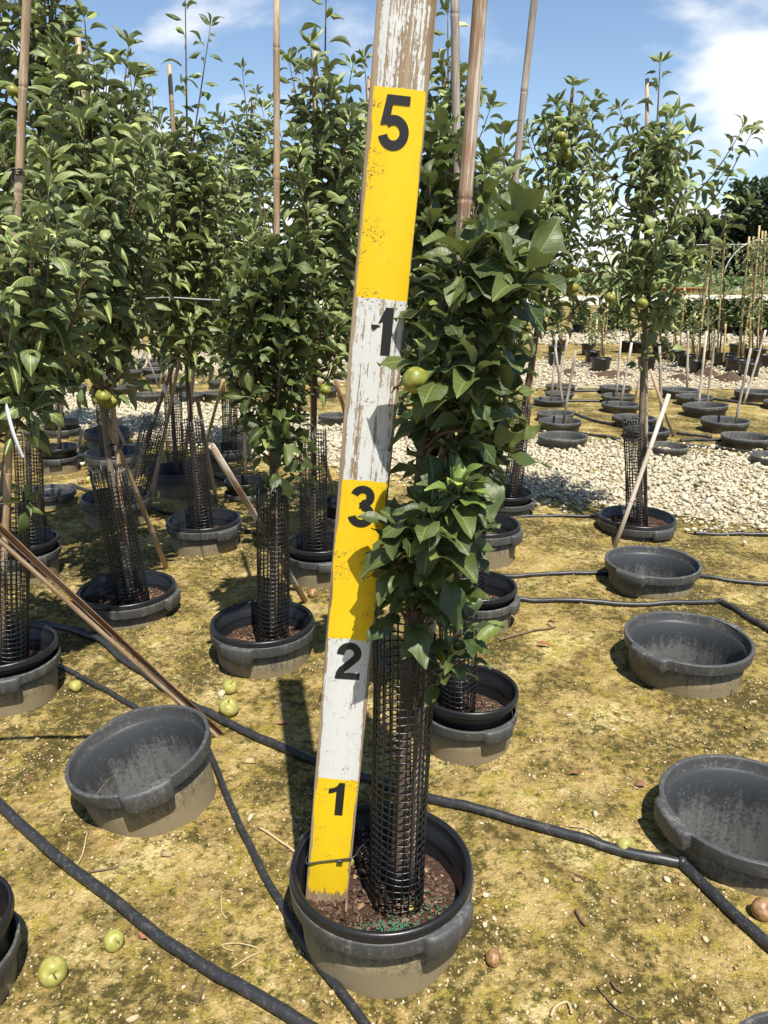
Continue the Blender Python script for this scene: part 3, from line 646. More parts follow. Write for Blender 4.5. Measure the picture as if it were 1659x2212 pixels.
LM = {'open': leaf_meshes(LEAF_OPEN, 'leaf', M['leaf']), 'curl': leaf_meshes(LEAF_CURL, 'leaf', M['leaf2']), 'young': leaf_meshes(LEAF_OPEN, 'leaf', M['leafy'])}
PROTO = {'open': LEAF_OPEN, 'curl': LEAF_CURL, 'young': LEAF_OPEN}
LMAT = {'open': M['leaf'], 'curl': M['leaf2'], 'young': M['leafy']}
def leaf_matrix(p, dirv, nrm, s):
    y = dirv.normalized(); z = (nrm - y * nrm.dot(y))
    if z.length < 1e-4: z = Vector((0.01, 0, 1)) - y * y.z
    z.normalize(); x = y.cross(z)
    return np.array([[x.x * s, y.x * s, z.x * s, p.x], [x.y * s, y.y * s, z.y * s, p.y], [x.z * s, y.z * s, z.z * s, p.z], [0, 0, 0, 1]])
class Tree:
    def __init__(s, seed): s.r = random.Random(seed); s.leaves = []; s.wood = MB(); s.trunk = MB()
    def leaf(s, p, d, n, sc, style): s.leaves.append((leaf_matrix(p, d, n, sc), s.r.randrange(6), style))
    def shoot(s, P, rad, style, sc, spacing=0.026, start=0.12, rosette=5, thin=False):
        r = s.r; P = smooth_path(P, 4); n = len(P); tube(s.wood, P, [rad * (1 - 0.75 * i / (n - 1)) for i in range(n)], 5, True)
        Ls = [0.0]
        for i in range(1, n): Ls.append(Ls[-1] + (P[i] - P[i - 1]).length)
        tot = Ls[-1]; x = tot * start; az = r.uniform(0, 6.28)
        def at(x):
            for i in range(1, n):
                if Ls[i] >= x:
                    t = (x - Ls[i - 1]) / max(1e-6, Ls[i] - Ls[i - 1]); return P[i - 1].lerp(P[i], t), (P[i] - P[i - 1]).normalized()
            return P[-1], (P[-1] - P[-2]).normalized()
        while x < tot:
            p, ax = at(x); s.put(p, ax, az, r.uniform(0.75, 1.25), sc * r.uniform(0.75, 1.12) * (1 - 0.35 * (x / tot) ** 3), style)
            az += 2.399 + r.uniform(-.35, .35); x += spacing * r.uniform(0.7, 1.3)
        for k in range(rosette):
            s.put(P[-1], (P[-1] - P[-2]).normalized(), az, r.uniform(0.25, 0.7), sc * r.uniform(0.45, 0.8), style); az += 2.399
    def put(s, p, ax, az, tilt, sc, style):
        ref = Vector((0, 0, 1)) if abs(ax.z) < 0.95 else Vector((1, 0, 0))
        a = (ref - ax * ref.dot(ax)).normalized(); b = ax.cross(a)
        rad = a * math.cos(az) + b * math.sin(az); d = ax * math.cos(tilt) + rad * math.sin(tilt)
        nrm = ax * math.sin(tilt) - rad * math.cos(tilt) + Vector((0, 0, 0.55)) + Vector([s.r.uniform(-.3, .3) for _ in range(3)])
        s.leaf(p, d, nrm, sc, style)
    def rosette(s, p, ax, n, sc, style, spread=(0.6, 1.7), step=0.004):
        az = s.r.uniform(0, 6.28); ax = ax.normalized()
        for k in range(n):
            t = spread[1] + (spread[0] - spread[1]) * k / max(1, n - 1)
            s.put(p + ax * (k * step), ax, az, t + s.r.uniform(-.2, .2), sc * s.r.uniform(0.7, 1.12), style); az += 2.399 + s.r.uniform(-.3, .3)
    def build(s, label, base, bark, maxobj=300, name='apple_tree'):
        root = thing(name, label, 'tree', base); o4 = np.eye(4); o4[:3, 3] = -np.array(base)
        if s.trunk.n: 
            o = obj('trunk', s.trunk.mesh('trunk', bark), root); o.location = -Vector(base)
        if s.wood.n:
            o = tag(obj('branch_framework', s.wood.mesh('branch_framework', M['twig']), root), kind='stuff'); o.location = -Vector(base)
        cp = np.array([0, 0, CAM_H]); lv = s.leaves
        def vis(m):
            p = m[0][:3, 3]; dd = np.linalg.norm(p - cp)
            return dd if in_view(p[0], p[1], p[2], 0.03) else dd + 50
        lv.sort(key=vis)
        for m, k, st in lv[:maxobj]:
            o = bpy.data.objects.new('leaf', LM[st][k]); COL.objects.link(o); o.parent = root; o.matrix_basis = Matrix((o4 @ m).tolist())
        rest = lv[maxobj:]
        for st in sorted({x[2] for x in rest}):
            ms = [x for x in rest if x[2] == st]
            me = merge_instances('crown', PROTO[st], np.array([o4 @ x[0] for x in ms]), [x[1] for x in ms], LMAT[st], NR.rand(len(ms)), True)
            tag(obj('crown', me, root), kind='stuff')
        return root

def trunk_path(pts, Y): return smooth_path([at_y(x, y, Y) for x, y in pts], 4)
def standard_tree(key, label, pts, lo, halfw, nlat, seed, style='curl', leader=0.35, sc=1.0, spacing=0.026, r0=0.014, bark='bark', dy=0.0, low_spurs=0, up=1.0, lean_y=0.0, spurs=22, fork=0):
    """pts: trunk pixels from soil to the top of the framework; lo: y pixel where the crown begins; halfw: crown half width in metres"""
    c, s = POT[key]; t = Tree(seed); r = t.r; Y = c.y + dy
    P = trunk_path(pts, Y); P[0].z = SOIL(key); n = len(P)
    for i, p in enumerate(P): p.y += lean_y * i / (n - 1)
    tube(t.trunk, P, [r0 * (1 - 0.72 * (i / (n - 1)) ** 0.9) for i in range(n)], 9, True)
    zlo = at_y(pts[0][0], lo, Y).z; ztop = P[-1].z
    def on(z):
        for i in range(1, n):
            if P[i].z >= z: return P[i - 1].lerp(P[i], (z - P[i - 1].z) / max(1e-6, P[i].z - P[i - 1].z))
        return P[-1]
    az = r.uniform(0, 6); LSC = 1.32 if style == 'curl' else 1.0
    nlat = int(nlat * 1.35)
    for i in range(nlat):
        f = (i + r.uniform(0, .9)) / nlat; z = zlo + (ztop - zlo) * f * 0.97; p = on(z); az += 2.399 + r.uniform(-.5, .5)
        shape = (0.65 + 0.75 * f) if f < 0.45 else (1.0 - 0.62 * ((f - 0.45) / 0.55))
        reach = halfw * shape * r.uniform(0.55, 1.12); rise = reach * r.uniform(0.8, 1.9) * up + 0.05
        rad = Vector((math.cos(az), math.sin(az), 0)); e = p + rad * reach + Vector((0, 0, rise)); m = p + rad * reach * 0.62 + Vector((0, 0, rise * 0.3))
        t.shoot([p, m, e], 0.0042 + 0.004 * reach, style, sc * LSC * r.uniform(.85, 1.12), spacing * 0.82, 0.08, 6)
    for i in range(spurs):
        z = zlo + (ztop - zlo) * r.random(); p = on(z); a = r.uniform(0, 6.28); rad = Vector((math.cos(a), math.sin(a), r.uniform(.1, .8)))
        q = p + rad * r.uniform(0.03, 0.09); tube(t.wood, [p, q], [0.004, 0.003], 5); t.rosette(q, rad, r.randint(5, 8), sc * 0.95 * LSC, style)
    for i in range(low_spurs):
        z = zlo - r.uniform(0.0, 0.25); p = on(z); a = r.uniform(0, 6.28); rad = Vector((math.cos(a), math.sin(a), 0.5))
        q = p + rad * r.uniform(0.03, 0.12); tube(t.wood, [p, q], [0.004, 0.003], 5); t.rosette(q, rad, r.randint(4, 7), sc, style)
    tops = [(P[-1], leader)] + [(on(ztop - r.uniform(0.05, 0.3)), leader * r.uniform(0.5, 0.9)) for _ in range(fork)]
    for p, ld in tops:
        if ld <= 0: continue
        a = r.uniform(0, 6.28); k = 0.06 if p is P[-1] else 0.25
        t.shoot([p, p + Vector((k * .5 * math.cos(a) * ld, k * .5 * math.sin(a) * ld, ld * .5)), p + Vector((k * math.cos(a) * ld, k * math.sin(a) * ld, ld))], 0.0055, style, sc * 1.25, 0.034, 0.0, 6)
    return t.build(label, tuple(P[0]), M[bark])

# ------------------------------------------------------------------ mesh guards
def guard_mesh(h, r=0.056, nv=24, pitch=0.0165, wire=0.0017, seed=0, oval=1.0, seg=42):
    mb = MB(); rr = random.Random(seed); nz = 8
    def rad(t, z): return r * (1 + 0.045 * math.sin(2 * t + seed + 2.5 * z) + 0.035 * math.sin(3 * t + 9 * z + seed) + 0.02 * math.sin(5 * t - 13 * z)) 
    for k in range(nv):
        t0 = 2 * math.pi * k / nv
        P = []
        hk = h + rr.choice((0.0, 0.004, 0.008, 0.012, 0.014))
        for j in range(nz + 1):
            z = hk * j / nz; t = t0 + 0.10 * z / h + 0.03 * math.sin(9 * z + k); q = rad(t, z); P.append((q * math.cos(t) * oval, q * math.sin(t) / oval, z))
        tube(mb, P, wire * 1.15, 4, True)
    nr = int(h / pitch)
    for i in range(nr + 1):
        z0 = i * pitch + 0.004; V = []; Q = []
        for k in range(seg):
            t = 2 * math.pi * k / seg; z = z0 + 0.0022 * math.sin(t * 2 + i * .3 + seed) + 0.0010 * math.sin(7 * t + i); q = rad(t, z); cx, cy = math.cos(t) * oval, math.sin(t) / oval
            for dr, dz in ((wire, 0), (0, wire), (-wire, 0), (0, -wire)): V.append(((q + dr) * cx, (q + dr) * cy, z + dz))
        for k in range(seg):
            k2 = (k + 1) % seg
            for j in range(4): Q.append((k * 4 + j, k2 * 4 + j, k2 * 4 + (j + 1) % 4, k * 4 + (j + 1) % 4))
        mb.add(V, Q)
    return mb.mesh('mesh_guard', M['mesh'], False)
GM = [guard_mesh(0.60, seed=1), guard_mesh(0.60, seed=4, oval=1.06), guard_mesh(0.60, seed=8, oval=0.95)]
def mesh_guard(key, base, top, label, v=0, r=1.0, h=0.60, Y=None):
    c, s = POT[key]; Yp = (c.y if Y is None else Y)
    A = at_y(base[0], base[1], Yp); A.z = SOIL(key); B = at_y(top[0], top[1], Yp); dv = (B - A).normalized()
    o = obj('mesh_guard', GM[v], None, A); o.rotation_mode = 'QUATERNION'
    o.rotation_quaternion = dv.to_track_quat('Z', 'Y') @ Quaternion((0, 0, 1), rnd.uniform(-1, 1)); o.scale = (r, r, h / 0.60)
    return tag(o, label, 'mesh guard')
MAIN_Y = POT['main'][0].y + 0.0
mesh_guard('main', (857, 1912), (874, 1372), 'black mesh guard round the trunk beside the numbered board', 0, 1.02, 0.61, MAIN_Y + 0.005)
mesh_guard('near_behind', (988, 1500), (992, 1100), 'black mesh guard seen between the board\'s tree and its neighbour pot', 1, 0.95)
mesh_guard('behind2', (1015, 1270), (1022, 1000), 'black mesh guard in the second pot behind the board\'s tree', 2, 0.95)
mesh_guard('stake', (588, 1372), (590, 1005), 'upright black mesh guard beneath the tall thin cane', 1, 1.0)
mesh_guard('lean_left', (287, 1280), (226, 985), 'black mesh guard leaning left with a slanted cane against it', 2, 1.1, 0.58)
mesh_guard('middle', (437, 1122), (405, 830), 'black mesh guard in the pot behind the left-leaning guard', 0, 0.95)
mesh_guard('behind_board', (680, 1180), (672, 900), 'black mesh guard just left of the board, behind its yellow 3', 1, 1.05)
mesh_guard('left_edge', (14, 1402), (14, 1010), 'black mesh guard cut by the left edge behind the bamboo poles', 0, 1.05)
mesh_guard('left_behind', (66, 1168), (58, 930), 'black mesh guard behind the one cut by the left edge', 2, 0.95)
mesh_guard('lean_right', (278, 1075), (345, 868), 'black mesh guard tilted sharply to the right', 1, 1.1, 0.55)
mesh_guard('left_mid', (380, 1015), (372, 835), 'black mesh guard between the tilted guard and the gravel', 2, 0.95)
mesh_guard('gravel_edge', (495, 968), (496, 800), 'black mesh guard at the gravel edge beside a yellow cane', 0, 0.95)
mesh_guard('small_a', (236, 980), (222, 860), 'black mesh guard behind the hanging apple pair', 1, 0.9)
mesh_guard('small_c', (134, 914), (112, 860), 'black mesh guard slanting at the far gravel edge', 2, 0.9, 0.45)
mesh_guard('behind4', (1104, 1064), (1133, 850), 'black mesh guard leaning right behind the board\'s tree', 1, 0.9)
mesh_guard('mesh_right', (1379, 1120), (1368, 882), 'black mesh guard of the lone tree at the gravel edge', 0, 1.0, 0.58)

# ------------------------------------------------------------------ the tree beside the board
def main_tree():
    t = Tree(5); r = t.r; Y = MAIN_Y
    P = trunk_path([(856, 1908), (876, 1550), (895, 1250), (908, 1040), (925, 850), (962, 660), (990, 560)], Y); P[0].z = 0.078
    n = len(P)
    tube(t.trunk, P, [0.0155 * (1 - 0.6 * i / (n - 1)) for i in range(n)], 10, True)
    rows = [(555, 1040, 1100), (585, 985, 1115), (630, 985, 1105), (700, 968, 1090), (800, 945, 1080), (900, 925, 1065), (1000, 930, 1045), (1060, 940, 1030), (1120, 915, 985), (1200, 885, 975), (1270, 885, 955), (1310, 890, 935)]
    def span(y):
        for (y0, a0, b0), (y1, a1, b1) in zip(rows, rows[1:]):
            if y0 <= y <= y1:
                f = (y - y0) / (y1 - y0); return a0 + (a1 - a0) * f, b0 + (b1 - b0) * f
        return rows[-1][1:]
    def on(z):
        for i in range(1, n):
            if P[i].z >= z: return P[i - 1].lerp(P[i], (z - P[i - 1].z) / max(1e-6, P[i].z - P[i - 1].z))
        return P[-1]
    spots = []; N = 94
    for i in range(N):
        y = 560 + (1308 - 560) * (i + r.random()) / N; a, b = span(y); x = a + (b - a) * ((i * 0.618 + r.uniform(0, .3)) % 1.0)
        if 985 < y < 1065 and 880 < x < 965: x = r.choice((a - 8, b + 10))
        spots.append((x, y, r.uniform(-0.11, 0.13)))
    spots += [(872, 1165, -0.05), (866, 1220, -0.06), (935, 1140, -0.12), (880, 1335, -0.03), (935, 1345, -0.02), (905, 1330, 0.05), (860, 1310, 0.0), (950, 1320, -.05), (985, 1392, 0.0), (960, 1440, -0.02), (1005, 1425, 0.02), (945, 1470, 0.0)]
    spots += [(1075, 535, 0.02), (1105, 550, -0.03), (1120, 580, 0.0), (1060, 590, -0.08), (980, 620, -0.03), (985, 640, -0.07), (965, 700, -0.06), (962, 1100, -0.10), (985, 1130, -0.10), (895, 1190, -0.10), (880, 1240, -0.06), (950, 1230, -0.09)]
    for x, y, dy in spots:
        p = at_y(x, y, Y + dy)
        s0 = on(p.z - r.uniform(0.05, 0.13)); d = p - s0
        mid = s0.lerp(p, 0.5) + Vector((0, 0, 0.012)); tube(t.wood, smooth_path([s0, mid, p], 3), 0.0032, 5)
        ax = (d.normalized() + Vector((0, 0, 0.7)) + Vector((r.uniform(-.25, .25), r.uniform(-.35, .1), 0))).normalized()
        t.rosette(p, ax, r.randint(6, 10), r.uniform(0.60, 1.02), 'open', (0.4, 1.8))
    # bright young tip at the lower cluster
    p = at_y(985, 1085, Y - 0.13); t.rosette(p, Vector((0.15, -.35, 1)), 7, 0.72, 'young', (0.3, 1.0))
    p2 = at_y(1085, 540, Y - 0.03); t.rosette(p2, Vector((0.3, -.1, 1)), 8, 1.0, 'open', (0.4, 1.2))
    return t.build('dense leafy apple tree growing beside the numbered board', tuple(P[0]), M['bark'])
main_tree()
Yof = lambda k: POT[k][0].y
T = standard_tree
T('near_behind', 'apple tree behind the board\'s tree, its narrow top showing beside the 5', [(985, 1490), (990, 1100), (965, 760), (935, 520), (928, 380)], 1000, 0.17, 26, 21, 'open', 0.05, 1.05, r0=0.015, spurs=40)
T('behind2', 'apple tree between the thick cane and the slanted grey cane', [(1020, 1265), (1040, 900), (1070, 620), (1090, 440)], 900, 0.22, 20, 22, 'curl', 0.2, 1.0, up=0.6)
T('behind3', 'tall apple tree rising behind the grey cane next to the board', [(1048, 1133), (1010, 760), (985, 420), (968, 200)], 800, 0.22, 26, 23, 'curl', 0.28, 1.0, fork=1, up=0.7)
T('behind4', 'apple tree with a cluster of apples high beside its cane top', [(1104, 1064), (1140, 820), (1185, 560), (1215, 340), (1232, 250)], 720, 0.34, 26, 24, 'curl', 0.12, 1.0, up=0.5, fork=2)
T('mesh_right', 'apple tree standing alone with a slanted stake across its guard', [(1381, 1120), (1389, 800), (1402, 560), (1410, 380), (1418, 300)], 720, 0.44, 28, 25, 'curl', 0.30, 1.0, up=0.5, bark='bark_pale', r0=0.017, low_spurs=5, fork=1)
T('stake', 'short leafy apple tree under the tall thin cane left of the board', [(588, 1370), (590, 1150), (586, 900), (588, 700), (585, 600)], 1010, 0.17, 24, 26, 'open', 0.06, 0.95, spurs=44, low_spurs=7)
T('lean_left', 'apple tree with a pair of green apples above its left-leaning guard', [(284, 1275), (250, 1080), (222, 880), (205, 560), (200, 260)], 850, 0.30, 36, 27, 'curl', 0.30, 1.05, bark='bark_pale', r0=0.017, fork=3)
T('left_edge', 'apple tree with a white tag at the left edge, low spreading crown', [(8, 1400), (0, 1150), (25, 900), (60, 720), (75, 620)], 960, 0.26, 26, 28, 'curl', 0.10, 1.0, bark='bark_pale', low_spurs=4)
T('left_behind', 'tall apple tree with a yellow apple at the upper left', [(66, 1166), (62, 900), (75, 500), (95, 180), (110, 60)], 760, 0.34, 38, 29, 'curl', 0.30, 1.05, fork=4)
T('middle', 'apple tree ending in one long leader against the blue sky', [(432, 1120), (405, 830), (400, 560), (405, 360)], 800, 0.27, 34, 30, 'curl', 0.74, 1.0, fork=2)
T('gravel_edge', 'slender apple tree at the gravel edge behind a yellow cane', [(495, 967), (505, 700), (525, 420), (538, 300)], 780, 0.36, 34, 31, 'curl', 0.4, 1.0, fork=3)
T('behind_board', 'tall apple tree with two leaders just left of the board', [(676, 1178), (680, 850), (690, 500), (700, 260)], 860, 0.28, 36, 32, 'curl', 0.48, 1.0, fork=3)
T('lean_right', 'apple tree growing from the sharply tilted guard', [(275, 1075), (345, 870), (385, 740), (392, 520), (395, 380)], 760, 0.28, 30, 33, 'curl', 0.2, 1.0, bark='bark_pale')
T('left_mid', 'apple tree behind the tilted guard, trunks crossing canes', [(382, 1014), (368, 820), (350, 600), (335, 380)], 790, 0.33, 32, 34, 'curl', 0.4, 1.0, bark='bark_pale', fork=3)
T('small_a', 'apple tree behind the hanging apple pair', [(238, 980), (222, 840), (215, 600), (215, 330)], 800, 0.36, 30, 35, 'curl', 0.4, 1.0, fork=3)
T('small_b', 'apple tree far back at the gravel behind the apple pair', [(232, 930), (235, 700), (270, 430), (290, 250)], 740, 0.40, 30, 36, 'curl', 0.35, 1.0, fork=3)
T('small_c', 'apple tree far back at the gravel behind the white tag', [(134, 912), (112, 800), (100, 560), (105, 300)], 760, 0.40, 28, 37, 'curl', 0.3, 1.0)
T('hid', 'apple tree half hidden behind the board', [(745, 1082), (760, 760), (785, 420), (797, 290)], 800, 0.26, 26, 38, 'curl', 0.3, 1.0)
T('dark', 'apple tree in shade behind the thin cane\'s tree', [(530, 1040), (520, 800), (470, 560), (455, 420)], 800, 0.27, 28, 39, 'curl', 0.25, 1.0)
T('small_d', 'apple tree beside the white pipes at the left', [(125, 966), (140, 800), (150, 560), (150, 330)], 760, 0.30, 24, 40, 'curl', 0.3, 1.0)

# ------------------------------------------------------------------ canes of the planted trees
def pc(a, b, Ya, Yb=None, za=None):
    A = at_y(a[0], a[1], Ya); B = at_y(b[0], b[1], Yb if Yb else Ya)
    if za is not None: A.z = za
    return A, B
A, B = pc((882, 1895), (1040, 0), MAIN_Y + 0.02, MAIN_Y + 0.02, 0.07)
cane(A, B, 0.0110, 0.0112, M['cane_red'], 'thick weathered bamboo cane rising through the board\'s tree', nodes=0.30, seg=16, ext_top=0.25)
A, B = pc((992, 1480), (984, 0), Yof('near_behind') + 0.02, None, 0.07); cane(A, B, 0.011, 0.0098, M['cane_grey'], 'grey bamboo cane between the board and the thick cane', ext_top=0.2, seg=12, nodes=0.33)
A, B = pc((1016, 1262), (1155, 0), Yof('behind2') + 0.03, None, 0.07); cane(A, B, 0.0125, 0.0115, M['cane_grey'], 'grey bamboo cane slanting right against the open sky', ext_top=0.2, seg=12, nodes=0.40)
A, B = pc((592, 1368), (599, 0), Yof('stake') + 0.02, None, SOIL('stake') - .01); cane(A, B, 0.0112, 0.0095, M['cane_tan'], 'tall thin bamboo cane left of the board', ext_top=0.2, nodes=0.33)
A, B = pc((-18, 1390), (58, 0), Yof('left_edge') - 0.05, None, 0.07); cane(A, B, 0.0115, 0.0105, M['cane_tan'], 'tan bamboo cane with a black tie at the left edge', ext_top=0.2, nodes=0.24)
for key, a, b, mt, lb, rr_ in (('lean_left', (282, 1272), (168, 78), 'cane_tan', 'bamboo cane top above the crown of the left-leaning tree', .010), ('middle', (425, 1115), (365, 140), 'cane_tan', 'bamboo cane ending beside the long leader', .0105),
        ('behind_board', (672, 1172), (681, 95), 'cane_tan', 'bamboo cane in the tree just left of the board', .0105), ('gravel_edge', (500, 962), (545, 218), 'cane_tan', 'thin bamboo cane in the slender tree at the gravel', .010),
        ('hid', (742, 1080), (798, 166), 'cane_tan', 'bamboo cane touching the board\'s left side above the 5', .0105), ('behind3', (1046, 1130), (953, 106), 'cane_tan', 'short bamboo cane top right beside the board', .0105),
        ('behind4', (1110, 1060), (1238, 190), 'cane_brown', 'brown bamboo cane top above the apple cluster', .0095), ('mesh_right', (1396, 1118), (1397, 170), 'cane_tan', 'straight bamboo cane in the lone tree at the gravel edge', .0095),
        ('left_mid', (392, 1012), (425, 745), 'cane_tan', 'bamboo cane bundled with the trunks behind the tilted guard', .011), ('small_a', (250, 976), (232, 740), 'cane_tan', 'bamboo cane behind the hanging apples', .011),
        ('small_c', (100, 975), (106, 780), 'cane_tan', 'bamboo cane behind the white tag at the left', .011)):
    A, B = pc(a, b, Yof(key) + 0.025, None, SOIL(key) - .008); cane(A, B, rr_, rr_ * .92, M[mt], lb)
# slanted canes that stand on the ground
def ground_cane(foot, top, Ytop, r, mt, label, **kw):
    A = at_z(*foot, 0.0); A.z = -0.01; return cane(A, at_y(top[0], top[1], Ytop), r, r * .92, M[mt], label, **kw)
ground_cane((361, 1228), (224, 891), Yof('lean_left') + 0.02, 0.0115, 'cane_tan', 'slanted bamboo cane tied to the left-leaning guard')
ground_cane((662, 1298), (459, 962), Yof('stake') - 0.30, 0.0115, 'cane_red', 'slanted weathered cane with a hollow open end')
ground_cane((469, 1084), (425, 860), Yof('middle') + 0.03, 0.011, 'cane_grey', 'grey slanted cane behind the middle mesh guard')
ground_cane((440, 975), (482, 821), Yof('gravel_edge') - 0.2, 0.012, 'cane_yellow', 'yellow bamboo cane slanting over the gravel')
ground_cane((726, 1085), (699, 985), Yof('behind_board') + 0.1, 0.011, 'cane_tan', 'slanted cane between the mesh guard and the board')
ground_cane((746, 890), (723, 815), at_z(746, 890).y - 0.2, 0.020, 'cane_brown', 'short dark stake on the gravel left of the board')
ground_cane((319, 1106), (389, 772), Yof('lean_right') + 0.15, 0.0105, 'cane_tan', 'thin bamboo cane propping the tilted guard')
ground_cane((1326, 1182), (1446, 852), Yof('mesh_right') - 0.09, 0.0115, 'cane_pale', 'pale slanted stake across the lone tree\'s guard')
ground_cane((98, 1132), (80, 1055), Yof('left_behind') + 0.1, 0.012, 'cane_brown', 'dark slanted cane behind the left edge pots')
ground_cane((163, 1000), (176, 930), at_z(163, 1000).y, 0.012, 'cane_tan', 'short slanted cane by the white pipes')
ground_cane((281, 985), (243, 900), at_z(281, 985).y + 0.1, 0.012, 'cane_tan', 'slanted cane foot behind the left-leaning guard')
# black ties
def tie(px, py, Y, label, r=0.016):
    p = at_y(px, py, Y); mb = MB()
    for dz in (-.006, 0, .006):
        P = [p + Vector((r * math.cos(t), r * math.sin(t), dz)) for t in np.linspace(0, 6.0, 14)]; tube(mb, P, 0.0022, 5)
    tag(obj('cane_tie', mb.mesh('cane_tie', M['mesh'])), label, 'tie')
tie(38, 372, Yof('left_edge') - 0.05, 'black tie round the tan cane at the upper left'); tie(1396, 970, Yof('mesh_right') - 0.01, 'black tie holding the slanted stake to the lone tree\'s cane', 0.02)
tie(250, 965, Yof('lean_left') + 0.0, 'black tie at the top of the left-leaning guard', 0.026); tie(1397, 1055, Yof('mesh_right') + 0.02, 'lower black tie on the lone tree\'s cane', 0.014)

# split bamboo poles leaning towards the camera's left
def split_pole(A, B, r, label, roll, mat, da=math.pi * 1.05):
    A, B = Vector(A), Vector(B); dv = (B - A); L = dv.length; q = dv.normalized().to_track_quat('Z', 'Y') @ Quaternion((0, 0, 1), roll)
    mb = MB(); zs = [0]; z = 0.14
    while z < L: zs += [z - .012, z - .004, z, z + .004, z + .012]; z += 0.30
    zs.append(L); seg = 10; V = []; Q = []
    prof = [(1.0, -da / 2 + da * k / seg) for k in range(seg + 1)] + [(0.74, da / 2 - da * k / seg) for k in range(seg + 1)]; m = len(prof)
    for i, z in enumerate(zs):
        f = 1.0 + (0.08 if (i - 1) % 5 in (1, 3) and 0 < i < len(zs) - 1 else 0)
        for k, a in prof: V.append((r * k * (f if k == 1 else 1) * math.cos(a), r * k * (f if k == 1 else 1) * math.sin(a), z))
    for i in range(len(zs) - 1):
        for j in range(m): Q.append((i * m + j, i * m + (j + 1) % m, (i + 1) * m + (j + 1) % m, (i + 1) * m + j))
    mb.add(V, Q); o = obj('split_bamboo_pole', mb.mesh('split_bamboo_pole', mat, True, True), None, A); o.rotation_mode = 'QUATERNION'; o.rotation_quaternion = q
    return tag(o, label, 'pole')
fA = at_z(478, 1586, 0.0); fB = at_y(0, 1142, 1.62); dB = (fB - fA)
split_pole(fA, fA + dB * 1.3, 0.0088, 'upper half of the split brown bamboo pole leaning at the left', 2.4, M['cane_brown'])
fA2 = at_z(468, 1590, 0.0); fB2 = at_y(-8, 1160, 1.63); split_pole(fA2, fA2 + (fB2 - fA2) * 1.28, 0.0064, 'lower half of the split bamboo pole leaning at the left', -0.7, M['cane_tan'])

